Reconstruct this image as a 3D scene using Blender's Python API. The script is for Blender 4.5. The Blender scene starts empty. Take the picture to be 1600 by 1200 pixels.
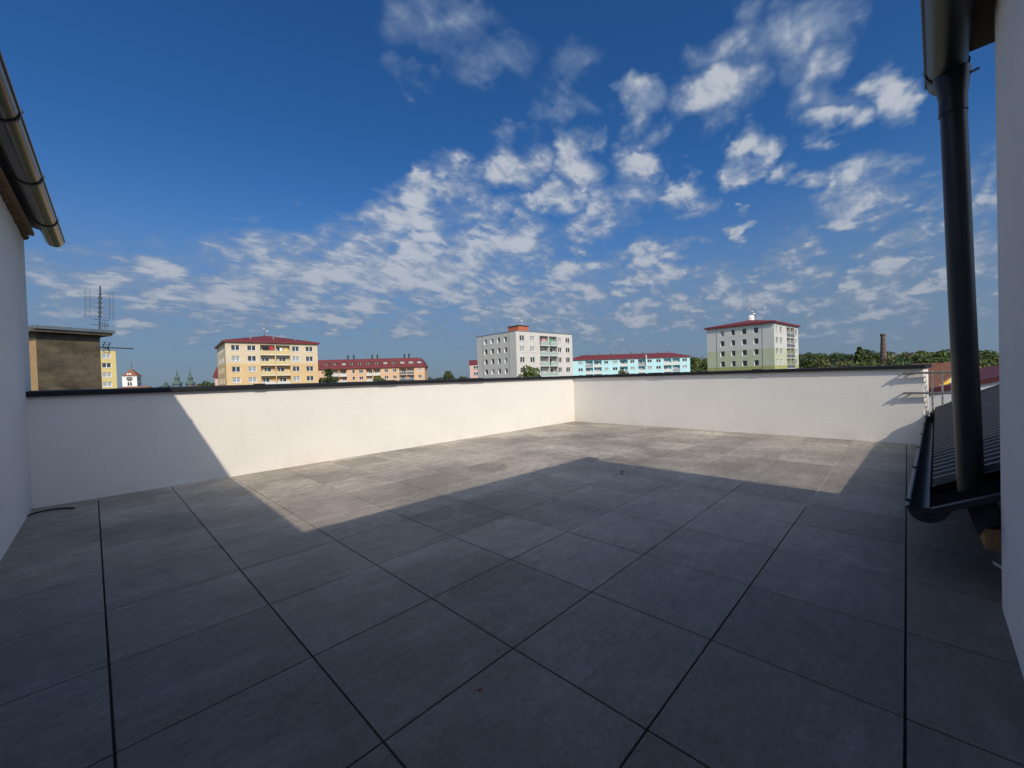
import bpy, bmesh, math, random
from mathutils import Vector, Matrix
import numpy as np

random.seed(7); rng = np.random.default_rng(7)
sc = bpy.context.scene
COL = sc.collection
R = math.radians

# ------------------------------------------------------------------ camera
F_PX, YAW, PITCH, ROLL, EYE = 637.3, R(45.8874), R(-0.897), R(-1.793), 1.151
_cy, _sy, _cp, _sp = math.cos(YAW), math.sin(YAW), math.cos(PITCH), math.sin(PITCH)
FW = Vector((_sy*_cp, _cy*_cp, _sp)); _r = Vector((_cy, -_sy, 0)); _u = _r.cross(FW)
RT = math.cos(ROLL)*_r + math.sin(ROLL)*_u
UP = -math.sin(ROLL)*_r + math.cos(ROLL)*_u
cam = bpy.data.cameras.new('camera'); cam_o = bpy.data.objects.new('camera', cam); COL.objects.link(cam_o)
cam.sensor_width = 36; cam.lens = 36*F_PX/1600; cam.clip_start = 0.02; cam.clip_end = 6000
M = Matrix((( RT.x, UP.x, -FW.x, 0), (RT.y, UP.y, -FW.y, 0), (RT.z, UP.z, -FW.z, EYE), (0, 0, 0, 1)))
cam_o.matrix_world = M
sc.camera = cam_o

def ray(px, py):
    return FW + RT*((px-800)/F_PX) - UP*((py-600)/F_PX)
def at(px, py, depth):                       # a point at a given depth in front of the viewpoint
    return Vector((0, 0, EYE)) + ray(px, py)*depth
def on_z(px, py, z):
    d = ray(px, py); return Vector((0, 0, EYE)) + d*((z-EYE)/d.z)
def on_x(px, py, x):
    d = ray(px, py); return Vector((0, 0, EYE)) + d*(x/d.x)
def horizon(px):                             # picture row of eye level at a column
    return 600 + ((px-800)/F_PX*RT.z + FW.z)/UP.z*F_PX

# ------------------------------------------------------------------ sun, sky, exposure
SUN_V = Vector((0.52, 1.21, -1.0)).normalized()          # the way the light travels
SUN_EL = math.asin(-SUN_V.z); SUN_AZ = math.atan2(-SUN_V.x, -SUN_V.y)
sun = bpy.data.lights.new('sun', 'SUN'); sun.energy = 3.6; sun.angle = R(0.53); sun.color = (1.0, 0.88, 0.715)
sun_o = bpy.data.objects.new('sun', sun); COL.objects.link(sun_o)
sun_o.rotation_euler = SUN_V.to_track_quat('-Z', 'Y').to_euler(); sun_o.location = (0, 0, 60)
sc.view_settings.view_transform = 'Standard'; sc.view_settings.look = 'None'
sc.view_settings.exposure = 0.0; sc.view_settings.gamma = 1.0; sc.view_settings.use_curve_mapping = False
SKY_STRENGTH = 0.10

world = bpy.data.worlds.new('World'); sc.world = world; world.use_nodes = True
WN, WL = world.node_tree.nodes, world.node_tree.links
def wn(t, **k):
    n = WN.new(t)
    for a, b in k.items(): setattr(n, a, b)
    return n
def _set(n, i, v):
    if v is None: return
    if isinstance(v, bpy.types.NodeSocket): WL.new(v, n.inputs[i])
    else: n.inputs[i].default_value = v
def m1(op, a, b=None, c=None, clamp=False):
    n = wn('ShaderNodeMath', operation=op); n.use_clamp = clamp
    _set(n, 0, a); _set(n, 1, b); _set(n, 2, c); return n.outputs[0]
def vm(op, a, b=None):
    n = wn('ShaderNodeVectorMath', operation=op); _set(n, 0, a); _set(n, 1, b)
    return n.outputs[1] if op in ('DOT_PRODUCT', 'LENGTH') else n.outputs[0]
def smooth(x, a, b, lo=0.0, hi=1.0):
    n = wn('ShaderNodeMapRange', interpolation_type='SMOOTHSTEP')
    _set(n, 0, x); _set(n, 1, a); _set(n, 2, b); _set(n, 3, lo); _set(n, 4, hi); return n.outputs[0]
def wnoise(vec, scale, detail, rough, dist=0.0):
    n = wn('ShaderNodeTexNoise', noise_dimensions='2D'); _set(n, 'Vector', vec); n.inputs['Scale'].default_value = scale
    n.inputs['Detail'].default_value = detail; n.inputs['Roughness'].default_value = rough
    n.inputs['Distortion'].default_value = dist; return n.outputs[0]
def wmix(f, a, b):
    n = wn('ShaderNodeMix', data_type='RGBA'); _set(n, 0, f); _set(n, 6, a); _set(n, 7, b); return n.outputs[2]

def build_sky():
    for n in list(WN): WN.remove(n)
    out = wn('ShaderNodeOutputWorld'); bg = wn('ShaderNodeBackground'); bg.inputs[1].default_value = SKY_STRENGTH
    WL.new(bg.outputs[0], out.inputs[0])
    sky = wn('ShaderNodeTexSky', sky_type='NISHITA'); sky.sun_disc = False
    sky.sun_elevation = SUN_EL; sky.sun_rotation = SUN_AZ; sky.altitude = 200
    sky.air_density = 1.0; sky.dust_density = 0.6; sky.ozone_density = 2.5
    tc = wn('ShaderNodeTexCoord'); d = tc.outputs['Generated']
    sep = wn('ShaderNodeSeparateXYZ'); WL.new(d, sep.inputs[0]); dz = sep.outputs[2]
    # azimuth and elevation in degrees, azimuth counted from the middle of the view to the right
    az = m1('MULTIPLY', m1('ARCTAN2', vm('DOT_PRODUCT', d, tuple(_r)), vm('DOT_PRODUCT', d, (_sy, _cy, 0))), 57.2958)
    el = m1('MULTIPLY', m1('ARCSINE', dz), 57.2958)
    comb = wn('ShaderNodeCombineXYZ'); WL.new(az, comb.inputs[0]); WL.new(el, comb.inputs[1]); ae = comb.outputs[0]
    # cloud plane coordinates, used to tear the banks into puffs
    den = m1('MAXIMUM', m1('ADD', dz, 0.29), 0.05)
    P = wn('ShaderNodeVectorMath', operation='SCALE'); WL.new(d, P.inputs[0]); WL.new(m1('DIVIDE', 1.0, den), P.inputs['Scale'])
    P = P.outputs[0]
    wp = wn('ShaderNodeTexNoise', noise_dimensions='2D'); _set(wp, 'Vector', P); wp.inputs['Scale'].default_value = 4.5; wp.inputs['Detail'].default_value = 4; wp.inputs['Roughness'].default_value = .6
    wv = vm('SUBTRACT', wp.outputs['Color'], (.5, .5, .5))
    aew = vm('ADD', ae, vm('MULTIPLY', wv, (11.0, 9.0, 0)))
    # cloud banks of this sky: picture place of the photograph turned into azimuth / elevation
    mask = None
    for (px, py, rx, ry, amt) in CLOUDS:
        v = ray(px, py).normalized()
        a0 = math.degrees(math.atan2(v.dot(_r), v.x*_sy+v.y*_cy)); e0 = math.degrees(math.asin(v.z))
        va = ray(px+rx, py).normalized(); ve = ray(px, py-ry).normalized()
        sa = abs(math.degrees(math.atan2(va.dot(_r), va.x*_sy+va.y*_cy)) - a0); se = abs(math.degrees(math.asin(ve.z)) - e0)
        q = wn('ShaderNodeVectorMath', operation='MULTIPLY_ADD'); WL.new(aew, q.inputs[0]); q.inputs[1].default_value = (1/sa, 1/se, 0); q.inputs[2].default_value = (-a0/sa, -e0/se, 0)
        g = m1('MULTIPLY_ADD', vm('DOT_PRODUCT', q.outputs[0], q.outputs[0]), -.62*amt, amt*1.04)
        mask = m1('MAXIMUM', 0.0 if mask is None else mask, g)
    # unseen cloud cover added behind the viewpoint to lift the shade light
    behind = smooth(m1('ABSOLUTE', az), 62.0, 95.0, 0.0, 0.74)
    mask = m1('MAXIMUM', mask, behind)
    Ps = wn('ShaderNodeMapping'); WL.new(P, Ps.inputs[0]); Ps.inputs['Rotation'].default_value = (0, 0, STREAK_ROT); Ps.inputs['Scale'].default_value = (1.0, 1.9, 1.0)
    n1 = wnoise(P, 6.0, 4, 0.58)
    n2 = wnoise(Ps.outputs[0], 9.5, 5, 0.60, 0.3)
    P2 = vm('ADD', P, vm('MULTIPLY', wv, (.30, .30, .30)))
    vo = wn('ShaderNodeTexVoronoi', feature='SMOOTH_F1', voronoi_dimensions='2D'); _set(vo, 'Vector', P2); vo.inputs['Scale'].default_value = 7.6; vo.inputs['Smoothness'].default_value = 0.5
    puff = m1('SUBTRACT', 0.46, vo.outputs['Distance'])
    x = m1('MULTIPLY', m1('SUBTRACT', n1, 0.5), 1.1)
    x = m1('ADD', x, m1('MULTIPLY', puff, 0.62))
    x = m1('ADD', x, m1('MULTIPLY', m1('SUBTRACT', n2, 0.5), 0.85))
    x = m1('ADD', x, m1('MULTIPLY', m1('SUBTRACT', mask, 0.50), 1.30))
    dens = m1('MULTIPLY', smooth(x, -0.46, 0.70), 0.88)
    core = smooth(x, 0.02, 0.70)
    hs = wn('ShaderNodeHueSaturation'); WL.new(sky.outputs[0], hs.inputs['Color'])
    hs.inputs['Saturation'].default_value = SKY_SAT
    tint = wmix(1.0, hs.outputs[0], SKY_TINT); tint.node.blend_type = 'MULTIPLY'
    k = 1.0/SKY_STRENGTH
    low = smooth(el, 24.0, 1.5)                       # thick air low down: greyer sky and clouds
    base = wmix(m1('MULTIPLY', low, 0.86), tint, (0.148*k, 0.212*k, 0.315*k, 1))
    c_thin = wmix(low, (0.22*k, 0.30*k, 0.44*k, 1), (0.17*k, 0.235*k, 0.345*k, 1))
    c_core = wmix(low, (0.54*k, 0.57*k, 0.62*k, 1), (0.36*k, 0.40*k, 0.47*k, 1))
    lump = smooth(m1('ADD', m1('MULTIPLY', n2, .6), m1('MULTIPLY', n1, .5)), 0.42, 0.66)
    glow = smooth(vm('DOT_PRODUCT', d, tuple(-SUN_V)), 0.05, 0.95, 1.0, 3.3)     # added boost: unseen clouds near the sun lift the shade light
    cc = wmix(m1('MULTIPLY', core, m1('MULTIPLY_ADD', lump, .75, .25), clamp=True), c_thin, c_core)
    g_ = wn('ShaderNodeVectorMath', operation='SCALE'); WL.new(cc, g_.inputs[0]); WL.new(glow, g_.inputs['Scale']); cc = g_.outputs[0]
    dens = m1('MULTIPLY', dens, smooth(mask, 0.02, 0.30))
    fade = smooth(el, 0.5, 7.0)
    col = wmix(m1('MULTIPLY', dens, m1('MULTIPLY_ADD', fade, .75, .25)), base, cc)
    WL.new(col, bg.inputs[0])
SKY_SAT, SKY_TINT, STREAK_ROT = 1.28, (0.62, 0.80, 1.0, 1), 0.9
CLOUDS = [
 (1005,150,50,56,.84),(1112,160,90,64,.96),(1400,150,54,64,.88),(1250,45,96,74,.80),(1290,120,70,64,.76),(1150,50,80,54,.68),
 (1300,185,66,30,.72),(820,95,110,64,.54),(640,115,64,38,.46),(690,40,90,56,.48),(880,165,60,50,.70),
 (715,260,45,28,.70),(803,255,56,44,.94),(905,257,50,50,.95),(1000,250,44,46,.88),(962,300,60,34,.76),
 (1165,245,42,44,.90),(1235,262,30,36,.56),(1062,303,52,38,.86),(1270,292,36,24,.72),(1340,300,86,50,.92),
 (660,300,66,32,.88),(620,340,84,36,.86),(745,335,70,34,.80),(850,315,54,28,.88),(800,375,90,42,.84),(930,345,70,34,.80),
 (1155,356,24,18,.78),(1250,372,34,14,.52),(720,300,50,30,.70),
 (540,432,200,66,.96),(340,456,230,44,.92),(660,420,200,80,.98),(180,472,170,32,.80),(500,392,130,36,.72),
 (905,435,70,44,.90),(1025,432,64,44,.92),(1125,428,62,38,.78),(1235,415,56,34,.82),(1385,405,70,46,.84),(1470,330,50,60,.68),
 (1530,300,40,60,.74),(1500,430,80,60,.80),(820,470,170,50,.80),(1000,490,180,40,.78),(1180,470,160,46,.76),(1350,460,170,46,.82),
 (500,495,250,36,.82),(900,520,260,30,.70),(1280,510,260,34,.72),(200,510,200,30,.62)]
build_sky()

# ------------------------------------------------------------------ materials
def mat(name, color, rough=0.8, metal=0.0, vary=0.0, vscale=3.0, bump=0.0, bscale=60.0, spec=0.5, coat=0.0, island=0.0, stretch=None, vcol=None, bdist=0.01):
    m = bpy.data.materials.new(name); m.use_nodes = True
    N, L = m.node_tree.nodes, m.node_tree.links
    b = N['Principled BSDF']; b.inputs['Roughness'].default_value = rough; b.inputs['Metallic'].default_value = metal
    b.inputs['Specular IOR Level'].default_value = spec
    if coat: b.inputs['Coat Weight'].default_value = coat
    c = (*color, 1); b.inputs['Base Color'].default_value = c
    tc = N.new('ShaderNodeTexCoord'); vec = tc.outputs['Object']
    if stretch:
        mp = N.new('ShaderNodeMapping'); mp.inputs['Scale'].default_value = stretch; L.new(vec, mp.inputs[0]); vec = mp.outputs[0]
    last = None
    if vary:
        n = N.new('ShaderNodeTexNoise'); n.inputs['Scale'].default_value = vscale; n.inputs['Detail'].default_value = 6; n.inputs['Roughness'].default_value = .62
        L.new(vec, n.inputs['Vector'])
        r = N.new('ShaderNodeMapRange'); r.inputs[1].default_value = .3; r.inputs[2].default_value = .7
        L.new(n.outputs[0], r.inputs[0])
        x = N.new('ShaderNodeMix'); x.data_type = 'RGBA'; L.new(r.outputs[0], x.inputs[0])
        lo = tuple(v*(1-vary) for v in color); hi = vcol or tuple(min(1, v*(1+vary)) for v in color)
        x.inputs[6].default_value = (*lo, 1); x.inputs[7].default_value = (*hi, 1)
        last = x.outputs[2]
    if island:
        g = N.new('ShaderNodeNewGeometry'); h = N.new('ShaderNodeHueSaturation')
        r = N.new('ShaderNodeMapRange'); r.inputs[3].default_value = 1-island; r.inputs[4].default_value = 1+island
        L.new(g.outputs['Random Per Island'], r.inputs[0]); L.new(r.outputs[0], h.inputs['Value'])
        r2 = N.new('ShaderNodeMapRange'); r2.inputs[3].default_value = .485; r2.inputs[4].default_value = .515
        L.new(g.outputs['Random Per Island'], r2.inputs[0]); L.new(r2.outputs[0], h.inputs['Hue'])
        if last: L.new(last, h.inputs['Color'])
        else: h.inputs['Color'].default_value = c
        last = h.outputs[0]
    if last: L.new(last, b.inputs['Base Color'])
    if bump:
        n = N.new('ShaderNodeTexNoise'); n.inputs['Scale'].default_value = bscale; n.inputs['Detail'].default_value = 4
        L.new(tc.outputs['Object'], n.inputs['Vector'])
        bp = N.new('ShaderNodeBump'); bp.inputs['Strength'].default_value = bump; bp.inputs['Distance'].default_value = bdist
        L.new(n.outputs[0], bp.inputs['Height']); L.new(bp.outputs[0], b.inputs['Normal'])
    m['_p'] = 1
    return m

def render_mat(name, color, stain=False):
    """scratched silicone render: rough grains, faint blotches, optional dirty splash zone at the foot"""
    m = mat(name, color, .92, vary=.035, vscale=1.3, spec=.25)
    N, L = m.node_tree.nodes, m.node_tree.links; b = N['Principled BSDF']
    tc = next(n for n in N if n.type == 'TEX_COORD')
    n1 = N.new('ShaderNodeTexNoise'); n1.inputs['Scale'].default_value = 80; n1.inputs['Detail'].default_value = 3; n1.inputs['Roughness'].default_value = .6
    v = N.new('ShaderNodeTexVoronoi'); v.inputs['Scale'].default_value = 150
    n2 = N.new('ShaderNodeTexNoise'); n2.inputs['Scale'].default_value = 30; n2.inputs['Detail'].default_value = 3
    for n in (n1, v, n2): L.new(tc.outputs['Object'], n.inputs['Vector'])
    a = N.new('ShaderNodeMath'); a.operation = 'MULTIPLY_ADD'; L.new(v.outputs['Distance'], a.inputs[0]); a.inputs[1].default_value = .18; L.new(n1.outputs[0], a.inputs[2])
    a2 = N.new('ShaderNodeMath'); a2.operation = 'MULTIPLY_ADD'; L.new(n2.outputs[0], a2.inputs[0]); a2.inputs[1].default_value = .22; L.new(a.outputs[0], a2.inputs[2])
    src0 = b.inputs['Base Color'].links[0].from_socket
    mp = N.new('ShaderNodeMapping'); mp.inputs['Scale'].default_value = (5, 5, .35); L.new(tc.outputs['Object'], mp.inputs[0])
    nd = N.new('ShaderNodeTexNoise'); nd.inputs['Scale'].default_value = 1.6; nd.inputs['Detail'].default_value = 6; nd.inputs['Roughness'].default_value = .65; L.new(mp.outputs[0], nd.inputs['Vector'])
    rd = N.new('ShaderNodeMapRange'); L.new(nd.outputs[0], rd.inputs[0]); rd.inputs[1].default_value = .56; rd.inputs[2].default_value = .80; rd.inputs[3].default_value = 1.0; rd.inputs[4].default_value = .945
    hd = N.new('ShaderNodeHueSaturation'); L.new(src0, hd.inputs['Color']); L.new(rd.outputs[0], hd.inputs['Value']); L.new(hd.outputs[0], b.inputs['Base Color'])
    bp = N.new('ShaderNodeBump'); bp.inputs['Strength'].default_value = .85; bp.inputs['Distance'].default_value = .0065
    L.new(a2.outputs[0], bp.inputs['Height']); L.new(bp.outputs[0], b.inputs['Normal'])
    if stain:
        src = b.inputs['Base Color'].links[0].from_socket
        sp = N.new('ShaderNodeSeparateXYZ'); L.new(tc.outputs['Object'], sp.inputs[0])
        r = N.new('ShaderNodeMapRange'); r.interpolation_type = 'SMOOTHSTEP'; L.new(sp.outputs[2], r.inputs[0])
        r.inputs[1].default_value = .28; r.inputs[2].default_value = .0; r.inputs[3].default_value = 0; r.inputs[4].default_value = 1
        n3 = N.new('ShaderNodeTexNoise'); n3.inputs['Scale'].default_value = 2.4; n3.inputs['Detail'].default_value = 5; L.new(tc.outputs['Object'], n3.inputs['Vector'])
        r3 = N.new('ShaderNodeMapRange'); L.new(n3.outputs[0], r3.inputs[0]); r3.inputs[1].default_value = .45; r3.inputs[2].default_value = .75
        mu = N.new('ShaderNodeMath'); mu.operation = 'MULTIPLY'; L.new(r.outputs[0], mu.inputs[0]); L.new(r3.outputs[0], mu.inputs[1])
        mu2 = N.new('ShaderNodeMath'); mu2.operation = 'MULTIPLY'; L.new(mu.outputs[0], mu2.inputs[0]); mu2.inputs[1].default_value = .30
        x = N.new('ShaderNodeMix'); x.data_type = 'RGBA'; L.new(mu2.outputs[0], x.inputs[0]); L.new(src, x.inputs[6]); x.inputs[7].default_value = (.52, .45, .33, 1)
        L.new(x.outputs[2], b.inputs['Base Color'])
    return m

def band_mat(name, bands, vary=.05, bands_rough=.9):
    """paint in horizontal bands: list of (world z where the band starts, colour), lowest first"""
    m = bpy.data.materials.new(name); m.use_nodes = True
    N, L = m.node_tree.nodes, m.node_tree.links; b = N['Principled BSDF']; b.inputs['Roughness'].default_value = bands_rough
    b.inputs['Specular IOR Level'].default_value = .2
    g = N.new('ShaderNodeNewGeometry'); sp = N.new('ShaderNodeSeparateXYZ'); L.new(g.outputs['Position'], sp.inputs[0])
    cur = None
    for z, c in bands:
        if cur is None:
            rgb = N.new('ShaderNodeRGB'); rgb.outputs[0].default_value = (*c, 1); cur = rgb.outputs[0]; continue
        gt = N.new('ShaderNodeMath'); gt.operation = 'GREATER_THAN'; L.new(sp.outputs[2], gt.inputs[0]); gt.inputs[1].default_value = z
        x = N.new('ShaderNodeMix'); x.data_type = 'RGBA'; L.new(gt.outputs[0], x.inputs[0]); L.new(cur, x.inputs[6]); x.inputs[7].default_value = (*c, 1); cur = x.outputs[2]
    n = N.new('ShaderNodeTexNoise'); n.inputs['Scale'].default_value = .35; n.inputs['Detail'].default_value = 7; n.inputs['Roughness'].default_value = .65
    L.new(g.outputs['Position'], n.inputs['Vector'])
    r = N.new('ShaderNodeMapRange'); L.new(n.outputs[0], r.inputs[0]); r.inputs[1].default_value = .3; r.inputs[2].default_value = .7; r.inputs[3].default_value = 1-vary*1.6; r.inputs[4].default_value = 1+vary
    h = N.new('ShaderNodeHueSaturation'); L.new(cur, h.inputs['Color']); L.new(r.outputs[0], h.inputs['Value']); L.new(h.outputs[0], b.inputs['Base Color'])
    return m

def tile_mat():
    m = bpy.data.materials.new('stone_tile'); m.use_nodes = True
    N, L = m.node_tree.nodes, m.node_tree.links; b = N['Principled BSDF']
    g = N.new('ShaderNodeNewGeometry'); pos = g.outputs['Position']
    def noise(scale, detail=6, rough=.6, vec=None):
        n = N.new('ShaderNodeTexNoise'); n.inputs['Scale'].default_value = scale; n.inputs['Detail'].default_value = detail; n.inputs['Roughness'].default_value = rough
        L.new(vec or pos, n.inputs['Vector']); return n.outputs[0]
    def rng_(s, a, b_, lo, hi):
        r = N.new('ShaderNodeMapRange'); L.new(s, r.inputs[0]); r.inputs[1].default_value = a; r.inputs[2].default_value = b_; r.inputs[3].default_value = lo; r.inputs[4].default_value = hi; return r.outputs[0]
    def math_(op, a, c):
        n = N.new('ShaderNodeMath'); n.operation = op
        for i, v in enumerate((a, c)):
            if isinstance(v, (int, float)): n.inputs[i].default_value = v
            else: L.new(v, n.inputs[i])
        return n.outputs[0]
    at_ = N.new('ShaderNodeAttribute'); at_.attribute_name = 'tile_tone'
    # print of the tile: veins drawn out along the tile, offset tile by tile
    off = N.new('ShaderNodeVectorMath'); off.operation = 'MULTIPLY_ADD'; L.new(at_.outputs['Color'], off.inputs[0]); off.inputs[1].default_value = (37, 53, 0); L.new(pos, off.inputs[2])
    mp = N.new('ShaderNodeMapping'); mp.inputs['Scale'].default_value = (5.0, 9.0, 1); L.new(off.outputs[0], mp.inputs[0])
    veins = rng_(noise(2.0, 9, .78, mp.outputs[0]), .32, .68, .78, 1.22)
    cloud = rng_(noise(3.4, 5, .6, off.outputs[0]), .3, .7, .88, 1.12)
    grain = math_('MULTIPLY', rng_(noise(210, 3, .8), .28, .72, .58, 1.42), rng_(noise(38, 6, .82), .32, .68, .74, 1.26))
    dirt = rng_(noise(1.15, 6, .62), .35, .72, .86, 1.14)
    tone = rng_(at_.outputs['Fac'], 0, 1, .86, 1.14)
    v = math_('MULTIPLY', math_('MULTIPLY', veins, cloud), math_('MULTIPLY', grain, math_('MULTIPLY', dirt, tone)))
    h = N.new('ShaderNodeHueSaturation'); h.inputs['Color'].default_value = (.152, .137, .122, 1); L.new(v, h.inputs['Value'])
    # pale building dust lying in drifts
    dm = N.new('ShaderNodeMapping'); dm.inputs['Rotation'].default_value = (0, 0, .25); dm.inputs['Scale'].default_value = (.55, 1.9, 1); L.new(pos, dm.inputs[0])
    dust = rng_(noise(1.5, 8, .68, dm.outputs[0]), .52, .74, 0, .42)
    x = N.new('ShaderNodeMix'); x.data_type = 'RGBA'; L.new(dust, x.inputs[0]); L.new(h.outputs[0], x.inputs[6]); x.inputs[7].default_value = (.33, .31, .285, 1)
    # dust that rain has pushed to the tile edges and left to dry; paler tone painted in where the far floor is sunlit
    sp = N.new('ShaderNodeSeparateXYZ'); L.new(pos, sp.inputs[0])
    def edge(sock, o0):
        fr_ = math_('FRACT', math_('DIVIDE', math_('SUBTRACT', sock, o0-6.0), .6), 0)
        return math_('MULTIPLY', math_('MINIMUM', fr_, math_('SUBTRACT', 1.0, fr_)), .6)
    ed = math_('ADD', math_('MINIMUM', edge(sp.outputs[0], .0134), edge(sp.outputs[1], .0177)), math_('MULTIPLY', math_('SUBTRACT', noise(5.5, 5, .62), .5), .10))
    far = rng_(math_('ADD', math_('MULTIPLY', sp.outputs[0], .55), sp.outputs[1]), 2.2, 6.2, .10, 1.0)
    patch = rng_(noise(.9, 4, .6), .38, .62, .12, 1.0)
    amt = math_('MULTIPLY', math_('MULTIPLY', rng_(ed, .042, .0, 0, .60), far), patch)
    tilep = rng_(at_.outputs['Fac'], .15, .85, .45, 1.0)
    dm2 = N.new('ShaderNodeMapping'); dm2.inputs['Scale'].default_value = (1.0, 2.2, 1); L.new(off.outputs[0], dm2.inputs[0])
    scum_sunlift = math_('MULTIPLY', math_('MULTIPLY', rng_(noise(6.0, 9, .80, dm2.outputs[0]), .34, .64, .14, .90), far), math_('MULTIPLY', math_('ADD', patch, .35), tilep))
    x2 = N.new('ShaderNodeMix'); x2.data_type = 'RGBA'; L.new(math_('MAXIMUM', amt, scum_sunlift), x2.inputs[0]); L.new(x.outputs[2], x2.inputs[6]); x2.inputs[7].default_value = (.58, .505, .41, 1)
    # dried puddles: darker inside, a pale tide line round the edge
    cur = x2.outputs[2]
    wob = noise(2.2, 4, .6)
    for (cx, cy, rad) in ((2.52, 2.62, .40), (2.0, 3.0, .26), (4.9, 3.05, .36), (5.75, 2.4, .42), (3.55, 3.9, .30), (6.6, 4.3, .5), (5.2, 4.75, .42), (1.6, 1.75, .3)):
        dv = N.new('ShaderNodeVectorMath'); dv.operation = 'DISTANCE'; L.new(pos, dv.inputs[0]); dv.inputs[1].default_value = (cx, cy, 0)
        dd = math_('ADD', dv.outputs['Value'], math_('MULTIPLY', math_('SUBTRACT', wob, .5), rad*1.3))
        inside = rng_(dd, rad, rad-.035, 0, 1)
        rim = math_('MULTIPLY', rng_(dd, rad-.05, rad-.012, 0, 1), rng_(dd, rad+.03, rad-.006, 0, 1))
        f = math_('SUBTRACT', math_('ADD', 1.0, math_('MULTIPLY', rim, .10)), math_('MULTIPLY', inside, .13))
        hh = N.new('ShaderNodeHueSaturation'); L.new(cur, hh.inputs['Color']); L.new(f, hh.inputs['Value']); cur = hh.outputs[0]
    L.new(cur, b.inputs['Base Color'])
    L.new(rng_(noise(2.3, 5, .6), .3, .7, .50, .68), b.inputs['Roughness'])
    b.inputs['Specular IOR Level'].default_value = .32
    bp = N.new('ShaderNodeBump'); bp.inputs['Strength'].default_value = .6; bp.inputs['Distance'].default_value = .003
    L.new(noise(140, 5, .7), bp.inputs['Height']); L.new(bp.outputs[0], b.inputs['Normal'])
    return m

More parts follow.
